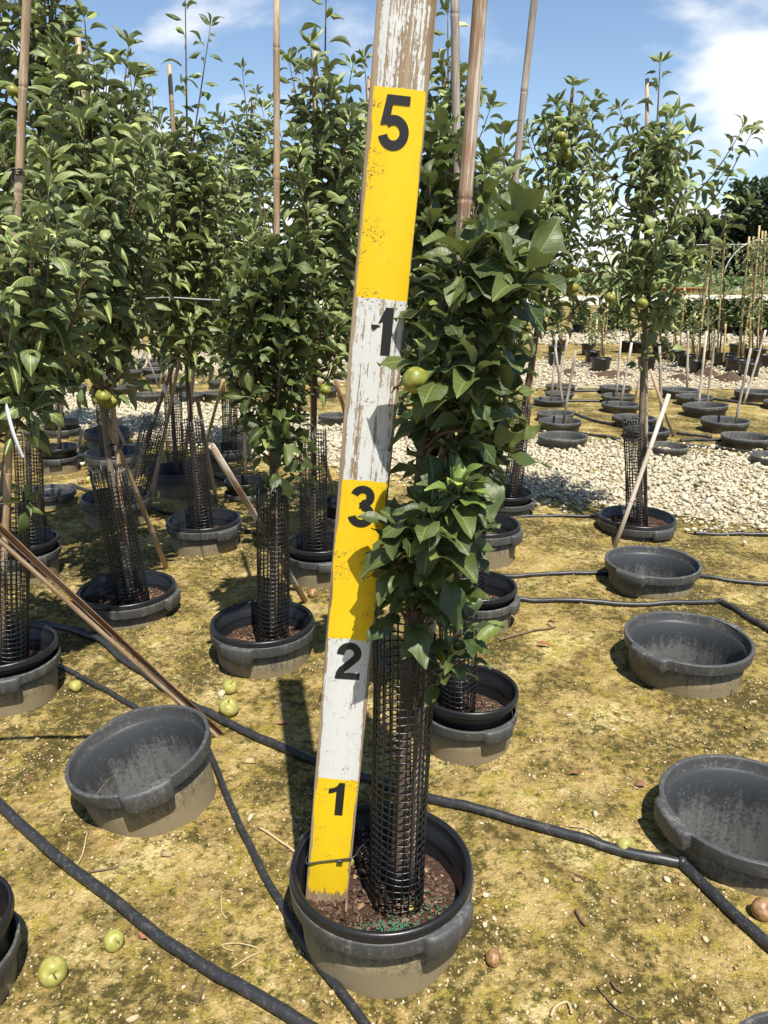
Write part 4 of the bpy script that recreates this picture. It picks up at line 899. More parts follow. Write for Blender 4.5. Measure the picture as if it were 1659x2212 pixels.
# ------------------------------------------------------------------ measuring board
def board():
    base = at_z(705, 1942, 0.078); top = at_y(861, 205, base.y); ax = (top - base).normalized()
    Xa = (Vector((1, 0.03, 0)) - ax * ax.dot(Vector((1, 0.03, 0)))).normalized(); Ya = ax.cross(Xa)
    root = thing('measuring_board', 'tall yellow and white painted wooden board numbered in black from 1 to 5', 'measuring stick')
    root.matrix_world = Matrix(((Xa.x, Ya.x, ax.x, base.x), (Xa.y, Ya.y, ax.y, base.y), (Xa.z, Ya.z, ax.z, base.z), (0, 0, 0, 1)))
    w, th, L, bv = 0.0440, 0.0100, 2.13, 0.0018
    prof = [(-w + bv, -th), (w - bv, -th), (w, -th + bv), (w, th - bv), (w - bv, th), (-w + bv, th), (-w, th - bv), (-w, -th + bv)]
    zs = np.concatenate([[-0.01], np.linspace(0.02, L, 60)]); V = []; Q = []
    for i, z in enumerate(zs):
        for k, (x, y) in enumerate(prof):
            V.append((x + 0.0006 * noise.noise((z * 14, k * .5, 2)), y + 0.0004 * noise.noise((z * 20, k, 7)), z))
    for i in range(len(zs) - 1):
        for k in range(8): Q.append((i * 8 + k, i * 8 + (k + 1) % 8, (i + 1) * 8 + (k + 1) % 8, (i + 1) * 8 + k))
    me = MB(); me.add(V, Q, [(len(V) - 8, len(V) - 8 + k, len(V) - 7 + k) for k in range(1, 7)])
    obj('plank', me.mesh('plank', M['stick'], False), root)
    H = 0.0765; FT = 0.3048
    def arc(cx, cy, rx, ry, a0, a1, n=18): return [(cx + rx * math.cos(R(a0 + (a1 - a0) * i / n)), cy + ry * math.sin(R(a0 + (a1 - a0) * i / n))) for i in range(n + 1)]
    def stroke(mb, P, wd, z):
        V = []; n = len(P)
        for i, (x, y) in enumerate(P):
            a = P[max(0, i - 1)]; b = P[min(n - 1, i + 1)]; dx, dy = b[0] - a[0], b[1] - a[1]; l = math.hypot(dx, dy) or 1; nx, ny = -dy / l * wd / 2, dx / l * wd / 2
            V += [(x + nx, y + ny), (x - nx, y - ny)]
        solid(mb, V, [(2 * i, 2 * i + 1, 2 * i + 3, 2 * i + 2) for i in range(n - 1)], z)
    def solid(mb, V2, F, z):
        mb.add([(x * H, -th - 0.0008 - z * 0.0001, y * H) for x, y in V2], [f for f in F if len(f) == 4], [f for f in F if len(f) == 3])
    def poly(mb, P, z):
        ts = geometry.tessellate_polygon([[Vector((x, y, 0)) for x, y in P]]); solid(mb, P, [tuple(t) for t in ts], z)
    def number(kind, zc, dx, rot=0.0, parts=None):
        mb = MB(); W = 0.185
        if kind == '1': poly(mb, [(-.02, 0), (.19, 0), (.19, 1), (.035, 1), (.0, .91), (-.07, .85), (-.22, .80), (-.22, .655), (-.10, .685), (-.02, .73)], 0)
        if kind == '2':
            stroke(mb, [(-.205, .665)] + arc(0.005, .700, .205, .207, 172, -28, 22) + [(.10, .50), (-.03, .365), (-.14, .255), (-.185, .17), (-.20, .09)], W, 0)
            poly(mb, [(-.30, 0), (.305, 0), (.305, .175), (-.12, .175), (-.30, .08)], 1)
        if kind == '3':
            stroke(mb, arc(0.0, .735, .185, .172, 168, -95, 22), W * .96, 0); stroke(mb, arc(0.0, .295, .215, .205, 88, -168, 24), W, 1)
            poly(mb, [(-.06, .455), (.04, .44), (.04, .60), (-.06, .60)], 2)
        if kind == '5':
            stroke(mb, arc(0.0, .325, .215, .232, 138, -166, 26), W, 0)
            poly(mb, [(-.17, .83), (.28, .83), (.28, 1.0), (-.17, 1.0)], 1); poly(mb, [(-.275, .45), (-.10, .475), (-.035, .99), (-.185, .995)], 2)
        if kind == '4':
            poly(mb, [(-.02, 0), (.19, 0), (.19, 1), (.02, 1), (-.12, .66), (-.02, .70)], 0); poly(mb, [(-.27, .62), (-.13, .63), (-.05, .60), (-.13, .575), (-.20, .50), (-.24, .53)], 1)
        o = obj('number', mb.mesh('number', M['digit'], False), root, (dx, 0, zc)); o['label'] = f'black stick-on number {kind}'
        return o
    number('1', FT - 0.008 - H, 0.002); number('2', 2 * FT - 0.006 - H, 0.001); number('3', 3 * FT - 0.008 - H, 0.0); number('4', 4 * FT - 0.012 - H, 0.009); number('5', 5 * FT - 0.009 - H, -0.003)
    return root
bd = board()
mb = MB(); mwl = bd.matrix_world.copy()
P = [mwl @ Vector(p) for p in ((-.047, .012, .098), (-.047, -.0125, .100), (-.02, -.0125, .106), (.02, -.0125, .114), (.047, -.0125, .122), (.060, .01, .126), (.085, .05, .12))]
tube(mb, smooth_path(P, 4), 0.0016, 6); tube(mb, smooth_path([P[3] + Vector((-.006, -.001, -.003)), P[3] + Vector((0.006, -.001, -.004))], 2), 0.004, 6)
tag(obj('drip_tube', mb.mesh('drip_tube', M['hose'])), 'thin black drip tube crossing the board\'s lowest yellow band', 'tube')

# ------------------------------------------------------------------ irrigation pipes on the ground
def pipe(pts, r, label, mat='hose', elbow=None, lift=0.0, sub=6):
    P = [at_z(x, y, r) for x, y in pts]; P = smooth_path(P, sub)
    for p in P: p.z = r * 0.9 + ground_z(p.x, p.y) + lift
    mb = MB(); tube(mb, P, r, 10, True); root = tag(obj('irrigation_pipe' if mat == 'hose' else 'plastic_pipe', mb.mesh('pipe', M[mat])), label, 'pipe')
    if elbow:
        e = at_z(elbow[0], elbow[1], r); m2 = MB(); a, b = Vector(elbow[2]), Vector(elbow[3])
        e.z = r + ground_z(e.x, e.y); tube(m2, [e + a * 0.004, e + a * 0.009, e, e + b * 0.009], r * 1.12, 10, True); o = obj('elbow_joint', m2.mesh('elbow_joint', M['hose']), root)
    return root
pipe([(-60, 1692), (0, 1738), (120, 1850), (250, 1950), (400, 2058), (560, 2152), (700, 2232), (830, 2300)], 0.0125, 'black irrigation pipe running out past the bottom edge at left')
pipe([(440, 1600), (462, 1645), (490, 1720), (525, 1800), (562, 1875), (606, 1952), (652, 2030), (715, 2120), (790, 2215), (840, 2290)], 0.0085, 'thin black pipe running past the board\'s pot', lift=0.004)
pipe([(40, 1352), (100, 1345), (150, 1355), (215, 1378), (265, 1422), (320, 1462), (400, 1512), (480, 1552), (560, 1590), (640, 1625), (720, 1655), (800, 1682), (915, 1718), (1000, 1742), (1100, 1768), (1250, 1812), (1380, 1848), (1473, 1864)], 0.0125,
     'long black pipe crossing behind the board\'s pot to the elbow')
pipe([(1473, 1864), (1520, 1912), (1580, 1972), (1659, 2042), (1740, 2112)], 0.0125, 'black pipe running from the elbow out at the right edge', elbow=(1473, 1864, (-1, .1, 0), (.6, -.7, 0)))
pipe([(95, 1420), (118, 1432), (180, 1466), (240, 1500), (300, 1535), (340, 1560)], 0.0085, 'thin black pipe running into the tilted empty pot')
pipe([(1060, 1243), (1115, 1241), (1200, 1237), (1316, 1237)], 0.010, 'black pipe ending at the empty pot below the slanted stake'); pipe([(1504, 1242), (1580, 1252), (1700, 1262)], 0.010, 'black pipe running from that empty pot to the right edge')
pipe([(1060, 1283), (1112, 1290), (1250, 1298), (1400, 1302), (1556, 1299)], 0.011, 'black pipe in front of the second empty pot row at right')
pipe([(1556, 1299), (1600, 1325), (1659, 1360), (1740, 1408)], 0.011, 'black pipe bending away to the right edge from its elbow', elbow=(1556, 1299, (-1, 0, 0), (.5, -.8, 0)))
pipe([(1040, 1119), (1130, 1116), (1220, 1115), (1320, 1119)], 0.009, 'thin pipe running to the lone tree\'s pot')
pipe([(1500, 1150), (1560, 1152), (1680, 1157)], 0.010, 'short dark pipe at the gravel edge by the right border')
c8 = lambda L: [(1095 + x / 2.941, 763 + y / 2.941) for x, y in L]
pipe(c8([(60, 478), (300, 492), (560, 522), (740, 548), (900, 560)]), 0.013, 'far pipe along the upper edge of the gravel strip'); pipe(c8([(1100, 556), (1250, 552), (1400, 548)]), 0.013, 'far pipe between two empty pots at the gravel')
pipe(c8([(1130, 585), (1350, 602), (1600, 632), (1750, 650)]), 0.012, 'far pipe bordering the gravel towards the right edge'); pipe(c8([(420, 378), (560, 430), (740, 462)]), 0.013, 'far pipe slanting between the pot columns')
pipe(c8([(370, 300), (620, 302)]), 0.013, 'far pipe joining two empty pots'); pipe(c8([(1080, 505), (1300, 532)]), 0.013, 'far pipe beside the slanted stake top')
pipe(c8([(380, 237), (610, 238)]), 0.014, 'farthest pipe between the pot columns'); pipe(c8([(1290, 285), (1480, 312), (1700, 340)]), 0.014, 'far pipe beneath the last pots at right')
pipe([(200, 862), (330, 870), (485, 880), (620, 892)], 0.011, 'black pipe along the gravel behind the left trees')
pipe([(150, 1046), (196, 1062), (322, 1093), (366, 1109), (513, 1141), (575, 1158)], 0.010, 'black pipe in the tree shade left of the board'); pipe([(440, 1018), (470, 1028), (500, 1038)], 0.010, 'short pipe leading to the shaded pot')
pipe([(95, 999), (180, 982), (260, 966), (362, 945)], 0.014, 'upper of two white plastic pipes lying at the left', 'pvc'); pipe([(92, 1008), (182, 1001), (260, 996), (345, 990)], 0.014, 'lower of two white plastic pipes lying at the left', 'pvc')

# ------------------------------------------------------------------ apples
def apple_mesh(r, dent=0.0, seed=0):
    mb = MB(); prof = []
    for i in range(15):
        a = -math.pi / 2 + math.pi * i / 14; rr_ = math.cos(a) * (1 + 0.06 * math.sin(a)); z = math.sin(a) * 0.93
        if abs(rr_) < 0.42: z *= 0.80 + 0.2 * (abs(rr_) / 0.42) ** 1.2
        prof.append((max(0.0, rr_) * r, z * r))
    def mod(j, t, a, z): return a * (1 + 0.03 * math.sin(5 * t + seed) * (0.5 - z / r * .5) + 0.07 * math.sin(t + seed) + 0.03 * math.sin(2 * t + z / r * 2)), z * (1 + 0.06 * math.sin(t * 2 + seed))
    lathe(mb, prof, 24, mod=mod); return mb
FM = [apple_mesh(1.0, seed=i + 20).mesh('apple', M['fallen']) for i in range(3)]; AM = [apple_mesh(1.0, seed=i).mesh('apple', M['apple']) for i in range(3)]; ROT = apple_mesh(1.0, seed=9).mesh('rotten_apple', M['rotten'])
st = MB(); tube(st, [(0, 0, .70), (.05, .02, 1.0), (.12, .03, 1.3)], .06, 5); STEM = st.mesh('stem', M['twig'])
cal = MB()
for k in range(5):
    a = k * 1.2566; cal.add([(0.04 * math.cos(a + 1.5), .04 * math.sin(a + 1.5), -.82), (0.04 * math.cos(a - 1.5), .04 * math.sin(a - 1.5), -.82), (.22 * math.cos(a), .22 * math.sin(a), -.96), (.12 * math.cos(a), .12 * math.sin(a), -.99)], [(0, 1, 2, 3)])
CAL = cal.mesh('calyx', M['calyx'])
def apple(p, r, label, v=0, rot=(0, 0, 0), rotten=False, name=None):
    o = obj(name or 'apple', ROT if rotten else (FM if name else AM)[v % 3], None, p, rot, r); tag(o, label, 'apple')
    obj('stem', STEM, o); obj('calyx', CAL, o); return o
def hang(px, py, Y, rpx, label, rot=(0.3, 0.2, 0), v=0):
    p = at_y(px, py, Y); return apple(p, rpx * depth(p) / FOC, label, v, rot)
hang(897, 824, MAIN_Y - 0.12, 29, 'green apple hanging in shade beside the board at the hidden 4', (R(-62), R(-22), 0), 1)
hang(945, 1245, MAIN_Y - 0.02, 33, 'yellowing apple half covered by leaves above the board tree\'s guard', (0.3, -.2, 0))
hang(958, 1405, MAIN_Y + 0.02, 24, 'olive apple hanging beside the top of the board tree\'s guard', (0.2, .2, 0), 2)
hang(28, 197, Yof('left_behind') - 0.35, 14, 'yellow apple beside the tan cane at the upper left', (0.2, 0.3, 0), 1)
hang(222, 857, Yof('lean_left') - 0.10, 17, 'front one of the green apple pair above the leaning guard', (0.2, 0.1, 0)); hang(241, 867, Yof('lean_left') - 0.06, 15, 'rear one of the green apple pair above the leaning guard', (0.3, -.3, 0), 2)
hang(701, 842, Yof('behind_board') - 0.22, 13, 'single green apple hanging left of the board\'s white band', (0.2, 0.2, 0))
for i, (x, y, lb) in enumerate(((1211, 295, 'topmost apple of the high cluster by the cane'), (1220, 311, 'shaded second apple of the high cluster'), (1195, 338, 'lower left apple of the high cluster'), (1223, 332, 'lower right apple of the high cluster'))):
    hang(x, y, Yof('behind4') - 0.30 + i * .02, 12, lb, (0.2, 0.3 * i, 0), i)
hang(1236, 586, Yof('behind4') - 0.2, 14, 'shaded apple low in the tree with the apple cluster', (0.3, 0, 0), 1); hang(1236, 622, Yof('behind4') - 0.2, 15, 'long shaded apple below the other in the cluster tree', (0.3, 0, 0), 2)
hang(1317, 643, Yof('mesh_right') - 0.25, 12, 'sunlit apple low in the lone tree', (0.3, .2, 0)); hang(1388, 655, Yof('mesh_right') - 0.3, 12, 'apple beside the lone tree\'s trunk', (0.3, .2, 0), 2)
def fallen(px, py, rpx, label, rotten=False, rot=(1.1, .4, .3), v=0):
    p = at_z(px, py, 0.0); r = rpx * depth(p) / FOC; q = at_z(px, py, r * .88); return apple((q.x, q.y, r * .70 + ground_z(q.x, q.y)), r, label, v, rot, rotten, 'fallen_apple')
fallen(113, 2092, 30, 'large green fallen apple in the lower left corner'); fallen(247, 2029, 22, 'smaller green fallen apple beside the large one', rot=(.7, .8, 0), v=1)
fallen(164, 1482, 14, 'green fallen apple beside the pot at the left edge', rot=(2.6, .2, 0), v=2); fallen(497, 1481, 16, 'half rotten fallen apple behind the pipe', rot=(.3, .3, 0), v=1); fallen(493, 1524, 21, 'green fallen apple touching the pipe', rot=(.4, .1, 0))
fallen(1349, 1826, 19, 'green fallen apple half hidden behind the pipe near its elbow'); fallen(1648, 1962, 24, 'orange brown rotting apple at the right edge', True); fallen(1066, 2070, 18, 'small brown shrivelled apple on the moss', True, (0.5, 1.2, 0))
fallen(677, 1282, 11, 'brown fallen apple beside the slanted cane\'s foot', True); fallen(193, 1037, 8, 'yellow fallen apple in the sun behind the guards', v=2); fallen(175, 1040, 7, 'red rotten apple beside the yellow one', True); fallen(93, 1232, 9, 'brown fallen apple in the shade at left', True)
fallen(757, 1862, 8, 'tiny yellow fruitlet on the soil by the board', v=1); fallen(887, 2000, 9, 'tiny green fruitlet on the pot soil', v=2)
for nm, (px, py) in {'a': (757, 1862), 'b': (887, 2000)}.items(): pass
for o in [o for o in COL.objects if o.get('label', '').startswith('tiny')]:
    px, py = (757, 1862) if 'yellow' in o['label'] else (887, 1962); p = at_z(px, py, 0.095); o.location = p

# ------------------------------------------------------------------ tags
def tag_strip(px, py, px2, py2, Y, wpx, label):
    a, b = at_y(px, py, Y), at_y(px2, py2, Y); wd = wpx * depth(a) / FOC; ax = (b - a).normalized(); sd_ = ax.cross(Vector((0.2, 1, 0))).normalized(); V = []; n = 8
    for i in range(n + 1):
        t = i / n; p = a.lerp(b, t) + Vector((0, -0.012 * math.sin(t * 3), 0)); k = 0.25 if i == 0 else 1
        for sgn in (-1, 1):
            for th in (0, 0.0008): V.append(tuple(p + sd_ * (sgn * wd / 2 * k) + Vector((0, th, 0))))
    Q = []
    for i in range(n):
        o_ = i * 4; Q += [(o_, o_ + 2, o_ + 6, o_ + 4), (o_ + 1, o_ + 5, o_ + 7, o_ + 3), (o_, o_ + 4, o_ + 5, o_ + 1), (o_ + 2, o_ + 3, o_ + 7, o_ + 6)]
    mb = MB(); mb.add(V, Q); tag(obj('plant_tag', mb.mesh('plant_tag', M['tagw'])), label, 'tag')
tag_strip(12, 868, 50, 988, Yof('left_edge') - 0.16, 9, 'long white tag hanging from the tree at the left edge'); tag_strip(218, 795, 232, 818, Yof('lean_left') - .1, 8, 'small white tag above the green apple pair')
tag_strip(352, 830, 362, 850, Yof('lean_right') - .05, 12, 'crumpled white tag on the tilted tree\'s trunk'); tag_strip(370, 850, 386, 872, Yof('left_mid') - .06, 10, 'pale tag beside the guard behind the tilted tree')

mb = MB(); A_, B_ = at_y(284, 648, Yof('middle')), at_y(530, 652, Yof('stake') + .15)
tube(mb, smooth_path([A_, A_.lerp(B_, .35) + Vector((0, 0, .012)), A_.lerp(B_, .7) + Vector((0, 0, .006)), B_], 5), .0028, 5)
tag(obj('tie_wire', mb.mesh('tie_wire', M['metal'])), 'thin pale wire strung level between the crowns left of the board', 'wire')

# ------------------------------------------------------------------ litter on the ground
def dead_leaf(px, py, s, rz, label, v=0, tilt=.2):
    p = at_z(px, py, 0.0); vv, q, _ = LEAF_CURL[v]; me = mesh_np('dead_leaf', vv, [np.array(q)], M['deadleaf'], True); o = obj('dead_leaf', me, None, (p.x, p.y, ground_z(p.x, p.y) + .012), (tilt, -.2, rz), s)
    tag(o, label, 'leaf')
dead_leaf(588, 1568, .75, -1.2, 'red dead leaf beside the board\'s shadow', 3); dead_leaf(1150, 1395, .8, -1.9, 'curled brown dead leaf under the fallen twig', 1, .5); dead_leaf(1200, 1358, .5, .5, 'brown leaf at the end of the fallen twig', 2); dead_leaf(1405, 2265 - 560, .6, 1.1, 'small dead leaf on open moss', 4)
dead_leaf(1590, 1505, .45, .3, 'little red leaf before the empty pot', 2); dead_leaf(1225, 1682, .6, -1.0, 'dry curled leaf on the moss at right centre', 0); dead_leaf(325, 2040, .5, 1.0, 'orange leaf fragment by the smaller fallen apple', 3)
def twig(pts, r, label, mt='straw', name='fallen_twig', cat='twig'):
    P = smooth_path([at_z(x, y, r) for x, y in pts], 4)
    for p in P: p.z = r * 1.3 + ground_z(p.x, p.y) + 0.002
    mb = MB(); tube(mb, P, r, 5); tag(obj(name, mb.mesh(name, M[mt])), label, cat)
twig([(1080, 1385), (1120, 1372), (1165, 1362), (1200, 1356)], .004, 'fallen apple twig with dead leaves', 'twig'); twig([(560, 1792), (600, 1815), (640, 1842)], .0035, 'dry stem lying against the board\'s pot')
twig([(505, 2058), (490, 2052), (480, 2042), (510, 2040), (550, 2048), (560, 2060), (540, 2070), (500, 2090)], .0016, 'looped straw on the ground near the pipe'); twig([(478, 1935), (480, 1975), (490, 1990)], .0016, 'thin dry stalk on the moss')
twig([(190, 1800), (180, 1850), (160, 1885)], .002, 'bent dry stalk left of the pipe'); twig([(160, 1900), (230, 1885), (255, 1878)], .0022, 'straight dry stalk left of the pipe', 'twig'); twig([(440, 2125), (430, 2150), (425, 2170)], .0028, 'short dark twig under the pipe', 'twig')
twig([(1243, 1975), (1254, 1995), (1265, 2006)], .0032, 'grey wood splinter on the moss', 'twig'); twig([(1320, 2125), (1330, 2140), (1345, 2148)], .003, 'dark wood splinter near the bottom', 'twig'); twig([(1290, 2135), (1330, 2180), (1370, 2200)], .002, 'thin curved twig near the bottom', 'twig')
twig([(1230, 1790), (1265, 1795), (1280, 1805), (1300, 1815)], .002, 'dry curled stem beside the pipe'); twig([(1185, 1805), (1200, 1800), (1205, 1790)], .004, 'small hooked twig beyond the pipe', 'twig'); twig([(1190, 2230 - 30), (1200, 2180), (1225, 2170), (1235, 2195)], .003, 'hooked dry stem near the bottom edge')
def stone(px, py, rpx, label, seed):
    p = at_z(px, py, 0); r = rpx * depth(p) / FOC; v, q, t = stone_proto_low(seed + 50, .55); me = mesh_np('stone', v, [np.array(t)], M['pebble']); o = obj('stone', me, None, (p.x, p.y, ground_z(p.x, p.y) + r * .25), (0, 0, seed), r); tag(o, label, 'stone')
for i, (x, y, r, lb) in enumerate(((541, 1643, 15, 'pale stone beside the thin pipe'), (545, 1772, 14, 'whitish stone near the thin pipe\'s bend'), (1205, 1535, 12, 'pale angular stone on open moss'), (1228, 1545, 8, 'smaller stone beside the angular one'), (1180, 1908, 11, 'white square stone below the long pipe'),
        (1245, 1908, 12, 'flat grey stone below the long pipe'), (1325, 1952, 12, 'pale pointed flake on the moss'), (1325, 2170, 10, 'white stone near the bottom edge'), (1440, 1905, 12, 'tan stone beneath the elbow'), (1470, 1915, 9, 'small tan stone beneath the elbow'), (290, 2195, 20, 'flat pale stone at the bottom edge'), (1285, 1762, 11, 'white chip beyond the long pipe'),
        (1040, 1845 - 60, 8, 'little hooked stone near the main pot'), (735, 1680, 9, 'flat stone in the board\'s shadow'), (480, 1500, 18, 'flat pale slab between the two fallen apples'), (362, 1850, 17, 'pinkish crumbled lump on the moss'), (660, 2080, 8, 'pale pebble by the main pot'))): stone(x, y, r, lb, i)

# ------------------------------------------------------------------ field of empty pots with stakes
far = MB()
lathe(far, [(0.1590, -0.02), (0.1625, 0.0), (0.1705, 0.120), (0.1850, 0.1180), (0.1895, 0.150), (0.1885, 0.158), (0.1790, 0.1605), (0.1755, 0.150), (0.1700, 0.13), (0.168, 0.102), (0.165, 0.092), (0.0, 0.092)], 40,
      mod=lambda j, t, r, z: (r + (0.013 * max(0, min(1, (abs(math.cos(t)) - .94) / .02)) if j in (3, 4, 5) else 0), z - (0.013 * max(0, min(1, (abs(math.cos(t)) - .94) / .02)) if j in (2, 3) else 0)))
FARPOT = far.mesh('far_pot', M['farpot'])
ORD = ['first', 'second', 'third', 'fourth', 'fifth', 'sixth', 'seventh', 'eighth', 'ninth', 'tenth', 'eleventh', 'twelfth', 'thirteenth', 'fourteenth', 'fifteenth', 'sixteenth', 'seventeenth', 'eighteenth', 'nineteenth', 'twentieth', 'twenty-first', 'twenty-second', 'twenty-third', 'twenty-fourth', 'twenty-fifth', 'twenty-sixth', 'twenty-seventh', 'twenty-eighth', 'twenty-ninth', 'thirtieth']
def far_pot(px, py, hw, label, grp, tilt=(0, 0), rz=0.09):
    c, s = pot_at(px, py, hw, rz); c.z = rz - 0.158; o = obj('empty_pot', FARPOT, None, c, (tilt[0], tilt[1], rnd.uniform(0, 3)), (s, s, min(1.15, max(.85, s)))); tag(o, label, 'pot', grp); return c
GRPR = 'empty grey pots in columns beyond the gravel strip'
for nm, L in (('behind the board tree\'s crown', [(1216, 941, 52), (1210, 907, 46), (1200, 887, 39), (1190, 857, 34), (1209, 843, 31), (1211, 829, 32)]),
              ('behind the lone tree\'s guard', [(1443, 955, 43), (1398, 923, 46), (1370, 899, 44), (1340, 870, 39), (1336, 851, 36), (1330, 833, 34)]),
              ('behind the pale slanted stake', [(1673, 977, 47), (1612, 941, 51), (1566, 909, 50), (1525, 878, 47), (1500, 855, 39), (1469, 841, 38)]), ('at the right edge', [(1690, 864, 37), (1630, 846, 40)])):
    for i, (x, y, h) in enumerate(L): far_pot(x, y, h, f'empty grey pot, {ORD[i]} from the gravel in the column {nm}', GRPR, (0, R(3)) if (x, y) == (1525, 878) else (0, 0))
LP = [(320, 845, 31), (413, 845, 27), (462, 842, 24), (164, 828, 22), (256, 831, 22), (290, 823, 29), (386, 824, 20), (336, 807, 22), (466, 818, 18), (280, 797, 24), (330, 792, 25), (436, 790, 20), (285, 783, 24), (340, 781, 22), (290, 773, 24), (345, 772, 22), (722, 890, 33), (705, 835, 24), (530, 800, 20), (610, 812, 22), (640, 790, 20)]
LP.sort(key=lambda q: -q[1])
for i, (x, y, h) in enumerate(LP): far_pot(x, y, h, f'empty pot behind the left trees, {ORD[i]} counting back from the gravel', 'empty grey pots beyond the left trees', (0, 0), 0.12)
def field_stake(foot, top, mt, label, grp, r=0.013, z=0.012):
    A = at_z(*foot, z); d_ = depth(A); B = at_y(top[0], top[1], A.y); cane(A, B, r, r * .95, M[mt], label, 'field_stake', 0.3, seg=8, group=grp, cat='stake')
SR = [((1190, 876), (1203, 722), 'cane_pale'), ((1202, 850), (1229, 718), 'cane_pale'), ((1214, 928), (1243, 757), 'cane_grey'), ((1216, 877), (1200, 750), 'cane_grey'), ((1330, 863), (1342, 727), 'cane_pale'), ((1338, 892), (1364, 740), 'cane_pale'), ((1367, 879), (1386, 802), 'cane_pale'),
      ((1430, 940), (1424, 740), 'cane_grey'), ((1455, 942), (1404, 798), 'cane_tan'), ((1484, 852), (1486, 715), 'cane_pale'), ((1508, 886), (1526, 715), 'cane_pale'), ((1526, 884), (1547, 713), 'cane_grey'), ((1586, 930), (1622, 752), 'cane_grey'), ((1607, 872), (1654, 713), 'cane_pale')]
for i, (a, b, m_) in enumerate(SR): field_stake(a, b, m_, f'{"pale" if m_ == "cane_pale" else "weathered"} stake in the pot field at right, {ORD[i]} counting from the board outwards', 'stakes standing in the field of empty pots', 0.0125)
SL = [((344, 838), (298, 722), 'cane_grey'), ((296, 798), (318, 744), 'cane_pale'), ((340, 792), (318, 742), 'cane_grey'), ((304, 815), (283, 766), 'cane_grey'), ((344, 836), (352, 798), 'cane_pale'), ((437, 828), (446, 792), 'cane_pale'), ((250, 760), (243, 700), 'cane_pale'), ((352, 770), (345, 715), 'cane_pale')]
for i, (a, b, m_) in enumerate(SL): field_stake(a, b, m_, f'thin stake among the far pots at left, {ORD[i]} of those glimpsed between the trunks', 'stakes among the far left pots', 0.012)

# ------------------------------------------------------------------ far nursery rows
bp = MB(); lathe(bp, [(0.150, 0), (0.17, 0.20), (0.185, 0.205), (0.188, 0.23), (0.175, 0.23), (0.168, 0.19), (0, 0.19)], 24); BLACKPOT = bp.mesh('black_pot', M['black'])
c7 = lambda x, y: (1095 + x / 2.941, 431 + y / 2.941)
DP = [(600, 1005, 68), (550, 962, 55), (520, 918, 48), (310, 930, 50), (305, 975, 48), (330, 895, 48), (890, 1003, 60), (985, 912, 60), (1045, 942, 60), (1085, 960, 52), (1150, 985, 65), (1215, 1022, 55), (1290, 942, 60), (1390, 980, 75), (1475, 1010, 82), (1545, 1036, 70), (1470, 920, 55), (1580, 950, 72), (1650, 985, 50), (760, 900, 45), (840, 905, 45)]
DP.sort()
for i, (x, y, h) in enumerate(DP):
    q = c7(x, y); p = at_z(q[0], q[1], 0.184); s = h / 2.941 * depth(p) / FOC / 0.188
    tag(obj('black_pot', BLACKPOT, None, (p.x, p.y, 0), (0, 0, i), (s, s, .8)), f'black pot of the far sapling row, {ORD[i]} counting outwards from the board', 'pot', 'black pots in the far sapling row')
def sapling(foot, top, i):
    A = at_z(*foot, 0.2); B = at_y(top[0], top[1], A.y); t = Tree(200 + i); r = t.r; P = smooth_path([A + Vector((.04, 0, 0)), A.lerp(B, .5) + Vector((r.uniform(-.05, .05), 0, 0)), A.lerp(B, .88)], 4); P[0].z = 0.18
    tube(t.trunk, P, [.014 - .009 * k / (len(P) - 1) for k in range(len(P))], 6); n = len(P)
    for k in range(95):
        f = 0.3 + 0.7 * r.random(); p = P[min(n - 1, int(f * n))].copy(); q = p + Vector((r.gauss(0, .09), r.gauss(0, .09), r.gauss(0, .06)))
        if k % 3 == 0: tube(t.wood, [p, q], .003, 4)
        t.leaf(q, Vector((r.uniform(-1, 1), r.uniform(-1, 1), r.uniform(-.3, .5))), Vector((r.uniform(-.4, .4), r.uniform(-.4, .4), 1)), r.uniform(.9, 1.3), 'curl')
    t.build(f'young sapling tied to a yellow cane, {ORD[i]} in the row from the board', tuple(P[0]), M['bark'], 0, 'young_sapling')['group'] = 'young saplings in the far row'
FC = [((1335, 985), (1385, 210)), ((1270, 960), (1300, 212)), ((1545, 985), (1605, 165)), ((1605, 960), (1645, 200)), ((1470, 1000), (1540, 235)), ((1205, 1020), (1315, 235)), ((1490, 1000), (1560, 600)), ((1375, 1030), (1390, 790)), ((1100, 945), (1130, 560)), ((1060, 935), (1085, 600)), ((1175, 985), (1195, 720)), ((970, 905), (990, 745)),
      ((525, 915), (535, 730)), ((560, 955), (572, 760)), ((592, 985), (625, 690)), ((617, 995), (640, 660)), ((1295, 1005), (1310, 800)), ((335, 905), (330, 780)), ((1590, 955), (1625, 200)), ((1005, 900), (1010, 740)), ((345, 920), (352, 800)), ((780, 900), (795, 720)), ((835, 905), (850, 740)), ((1540, 960), (1566, 235))]
FC.sort()
for i, (a, b) in enumerate(FC):
    field_stake(c7(*a), c7(*b), 'cane_yellow', f'yellow bamboo cane of the far sapling row, {ORD[i]} counting outwards from the board', 'yellow canes in the far sapling row', 0.0145, 0.15)
    if i % 2 == 0 or b[1] < 300: sapling(c7(*a), c7(*b), i)
